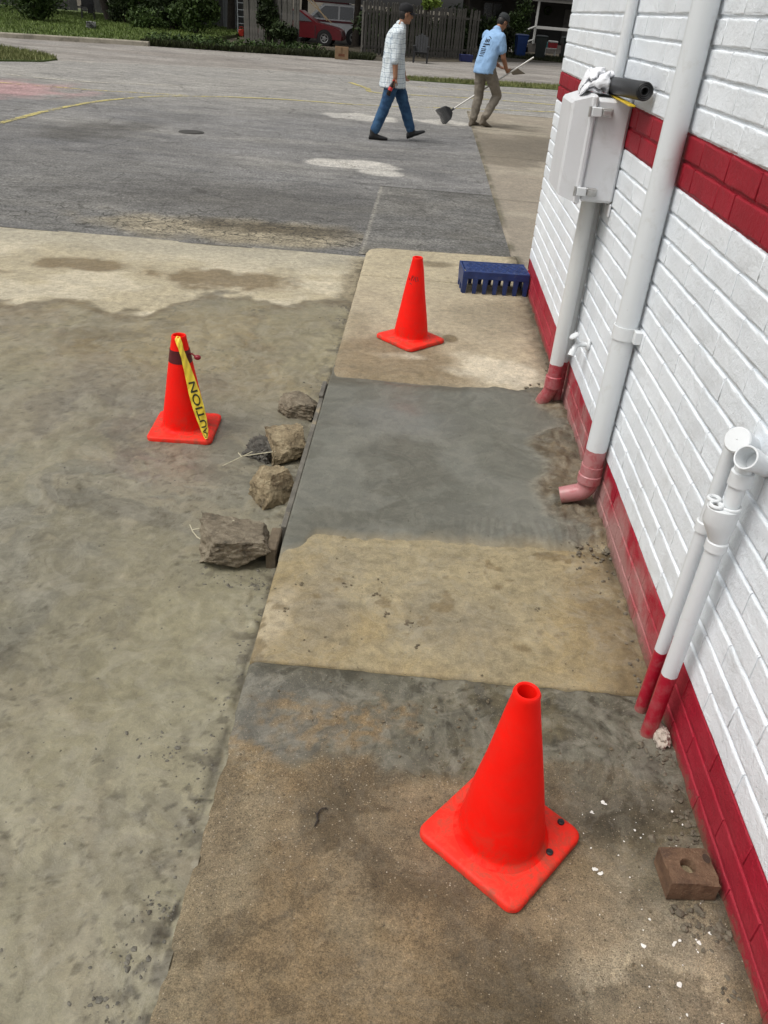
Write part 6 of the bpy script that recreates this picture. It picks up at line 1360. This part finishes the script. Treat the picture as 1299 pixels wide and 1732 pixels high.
# yard chair, garden stone
yc_ = empty('yard_chair', (-17.75, 47.1, .03), R(15), label='dark metal chair with a black cloth on the lawn', cat='chair'); M_iron = plain('dark_iron', (0.02, 0.02, 0.022), 0.5, 0.3, 20)
for sx in (-1, 1):
    for sy in (-1, 1): m = MB(); m.tube([(sx * .3, sy * .28, 0), (sx * .28, sy * .25, .62 if sy < 0 else 1.0)], .022, 8); part('leg', m, M_iron, yc_, 40, False)
    m = MB(); m.tube([(sx * .28, -.27, .62), (sx * .28, .25, .64)], .02, 8); part('arm', m, M_iron, yc_, 40, False)
m = MB(); m.box(-.28, .28, -.26, .25, .40, .43, .008); part('seat', m, M_iron, yc_, 30, False)
m = MB(); m.box(-.27, .27, .24, .27, .55, .98, .008); part('backrest', m, M_iron, yc_, 30, False)
m = MB(); m.box(.02, .30, -.30, -.255, .30, .72, .01); part('cloth', m, M_cap1, yc_, 30, False)
gst = chunk('garden_stone', (-14.28, 38.1, .02), (.44, .36, .33), 20, 3, plain('mottled_stone', (0.26, 0.26, 0.26), 0.8, 0.5, 9, 0.5, 20, dirt=(0.04, 0.04, 0.04), dscale=7, dlo=.45, dhi=.55), 91, None, .2); tag(gst, 'small mottled grey lump lying on the lawn near the kerb', 'stone')

# house with porch, bins, cooler
hs_ = empty('house', (9, 64, -.1), label='grey house with white-railed porch behind the bins', cat='house'); M_hw = plain('grey_siding', (0.06, 0.059, 0.057), 0.85, 0.15, 2, .2, 20); M_trim = plain('white_trim', (0.60, 0.60, 0.58), 0.6, 0.08, 5); M_fl = plain('porch_boards', (0.12, 0.11, 0.10), 0.9)
m = MB(); m.box(2.2, 20, 63, 74, -.1, 4.6); part('wall', m, M_hw, hs_)
for i in range(14): m = MB(); z = .35 + i * .2; m.box(2.19, 20, 62.975, 63.0, z, z + .19); part('siding_board', m, M_hw, hs_)
m = MB(); m.rings([[Vector((1.5, 59.2, 2.95)), Vector((1.5, 68.5, 6.5)), Vector((1.5, 75, 4.4)), Vector((1.5, 75, 4.2)), Vector((1.5, 59.2, 2.8))], [Vector((21, 59.2, 2.95)), Vector((21, 68.5, 6.5)), Vector((21, 75, 4.4)), Vector((21, 75, 4.2)), Vector((21, 59.2, 2.8))]]); part('roof', m, M_roof, hs_)
m = MB(); m.box(6.0, 20, 59.4, 63, -.1, .38); part('porch_floor', m, M_fl, hs_)
m = MB(); m.box(6.0, 20, 59.35, 59.5, 2.66, 2.80, .01); part('porch_beam', m, M_trim, hs_)
for x in (6.42, 9.6, 12.8): m = MB(); m.box(x - .07, x + .07, 59.36, 59.5, .38, 2.66, .008); part('porch_post', m, M_trim, hs_)
m = MB(); m.box(6.49, 12.8, 59.38, 59.47, 1.20, 1.36, .01); part('porch_rail', m, M_trim, hs_)
m = MB(); m.tube([(6.42, 59.42, 1.32), (5.0, 57.6, .80)], .055, 8); m.box(4.93, 5.05, 57.55, 57.65, -.1, .84, .01); m.tube([(6.42, 59.42, .62), (5.0, 57.6, .12)], .04, 8); part('stair_rail', m, M_trim, hs_, 35)
for i in range(3): m = MB(); m.box(4.9 + i * .36, 6.0, 58.0, 59.3, -.1, .06 + i * .14, .01); part('step', m, M_fl, hs_)
m = MB(); m.box(8.6, 9.5, 62.94, 62.99, .4, 2.4, .01); dr_h = part('door', m, plain('house_door', (0.16, 0.155, 0.15), 0.7), hs_)
m = MB(); m.ell((9.4, 62.92, 1.35), (.03, .03, .03)); part('handle', m, M_steel, hs_, True, parent=dr_h)
m = MB(); torus(m, (7.45, 62.9, 2.25), .20, .07, Matrix.Rotation(R(90), 4, 'X'), 20, 8); part('wreath', m, M_leaf, hs_, True)
m = MB(); m.box(3.2, 4.4, 62.93, 62.99, 1.1, 2.4, .01); wn = part('window', m, M_glass, hs_)
m = MB()
for a in ((3.12, 4.48, 2.4, 2.5), (3.12, 4.48, 1.0, 1.1), (3.12, 3.2, 1.1, 2.4), (4.4, 4.48, 1.1, 2.4), (3.77, 3.83, 1.1, 2.4)): m.box(a[0], a[1], 62.9, 62.985, a[2], a[3], .005)
part('frame', m, M_hw, hs_, parent=wn)
def bin_(loc, rz, mat, label, k=1.0):
    root = empty('wheelie_bin', loc, R(rz), label=label, cat='bin', group='rubbish bins by the house'); m = MB()
    m.rings([[Vector((sx * a * k, sy * b_ * k, z * k)) for sx, sy in ((-1, -1), (1, -1), (1, 1), (-1, 1))] for a, b_, z in ((.24, .26, .04), (.26, .29, .5), (.295, .34, .98), (.31, .36, 1.0))]); part('body', m, mat, root, 30, False)
    m = MB(); m.rings([[Vector((sx * a * k, sy * b_ * k + .02, z * k)) for sx, sy in ((-1, -1), (1, -1), (1, 1), (-1, 1))] for a, b_, z in ((.32, .375, 1.0), (.325, .38, 1.03), (.26, .30, 1.075), (.1, .1, 1.085))]); part('lid', m, mat, root, 30, False)
    for s in (-1, 1): m = MB(); m.lathe([(.001, -.03), (.11, -.03), (.12, 0), (.11, .03), (.001, .03)], 18, Matrix.Translation((s * .27 * k, .24 * k, .12)) @ Matrix.Rotation(R(90), 4, 'Y')); part('wheel', m, M_tyre, root, 35, False)
    m = MB(); m.tube([(-.22 * k, .38 * k, .96 * k), (-.22 * k, .43 * k, .98 * k), (.22 * k, .43 * k, .98 * k), (.22 * k, .38 * k, .96 * k)], .016, 8); part('handle', m, mat, root, 40, False); return root
M_bbin = plain('blue_bin_plastic', (0.008, 0.045, 0.20), 0.4, 0.15, 6); M_gbin = plain('dark_green_bin_plastic', (0.012, 0.020, 0.018), 0.45, 0.2, 6)
bin_((4.78, 50.2, -.09), 8, M_bbin, 'bright blue wheeled bin beside the porch steps'); bin_((5.78, 49.5, -.09), -6, M_gbin, 'dark green wheeled bin right of the blue bin', 1.03); bin_((7.75, 53.6, -.09), 4, M_gbin, 'dark wheeled bin partly hidden by the brick wall')
tbl = empty('side_table', (6.95, 54.6, -.09), label='low white stand under the red cooler', cat='stand')
m = MB(); m.box(6.6, 7.3, 54.35, 54.85, .30, .345, .008); part('table_top', m, M_trim, tbl, 30)
for sx in (-1, 1):
    for sy in (-1, 1): m = MB(); m.box(6.95 + sx * .3 - .025, 6.95 + sx * .3 + .025, 54.6 + sy * .2 - .025, 54.6 + sy * .2 + .025, -.09, .30); part('leg', m, M_trim, tbl)
clr = empty('cooler', (7.05, 54.6, .346), label='red cooler with a white lid on the low stand', cat='cooler')
m = MB(); m.box(6.80, 7.32, 54.42, 54.78, .346, .62, .02); part('body', m, plain('red_cooler_plastic', (0.30, 0.012, 0.02), 0.4), clr, 35)
m = MB(); m.box(6.79, 7.33, 54.41, 54.79, .62, .72, .02); part('lid', m, M_trim, clr, 35)
m = MB(); m.lathe([(.001, 0), (.10, 0), (.105, .02), (.105, .24), (.05, .30), (.04, .36), (.001, .36)], 16, Matrix.Translation((6.66, 54.5, .346))); jg = single('water_jug', m, plain('teal_plastic', (0.06, 0.24, 0.25), 0.25, 0.1, 8), (6.66, 54.5, .346), 'teal water jug beside the red cooler', 'jug', smooth=35)

mb = MB(); mb.tube([(-.118, 1.245, .004), (-.112, 1.262, .006), (-.116, 1.28, .005), (-.108, 1.296, .006)], [.0016, .0028, .0026, .0015], 6); mb.tube([(-.108, 1.296, .006), (-.095, 1.302, .005), (-.09, 1.296, .004)], [.0015, .0022, .001], 6); mb.tube([(-.116, 1.28, .005), (-.124, 1.288, .004)], [.0016, .0008], 5)
single('dead_twig', mb, plain('dark_twig', (0.03, 0.024, 0.018), 0.8, 0.3, 40), (-.11, 1.27, .003), 'tiny dark curled twig on the near slab left of the nearest cone', 'twig')
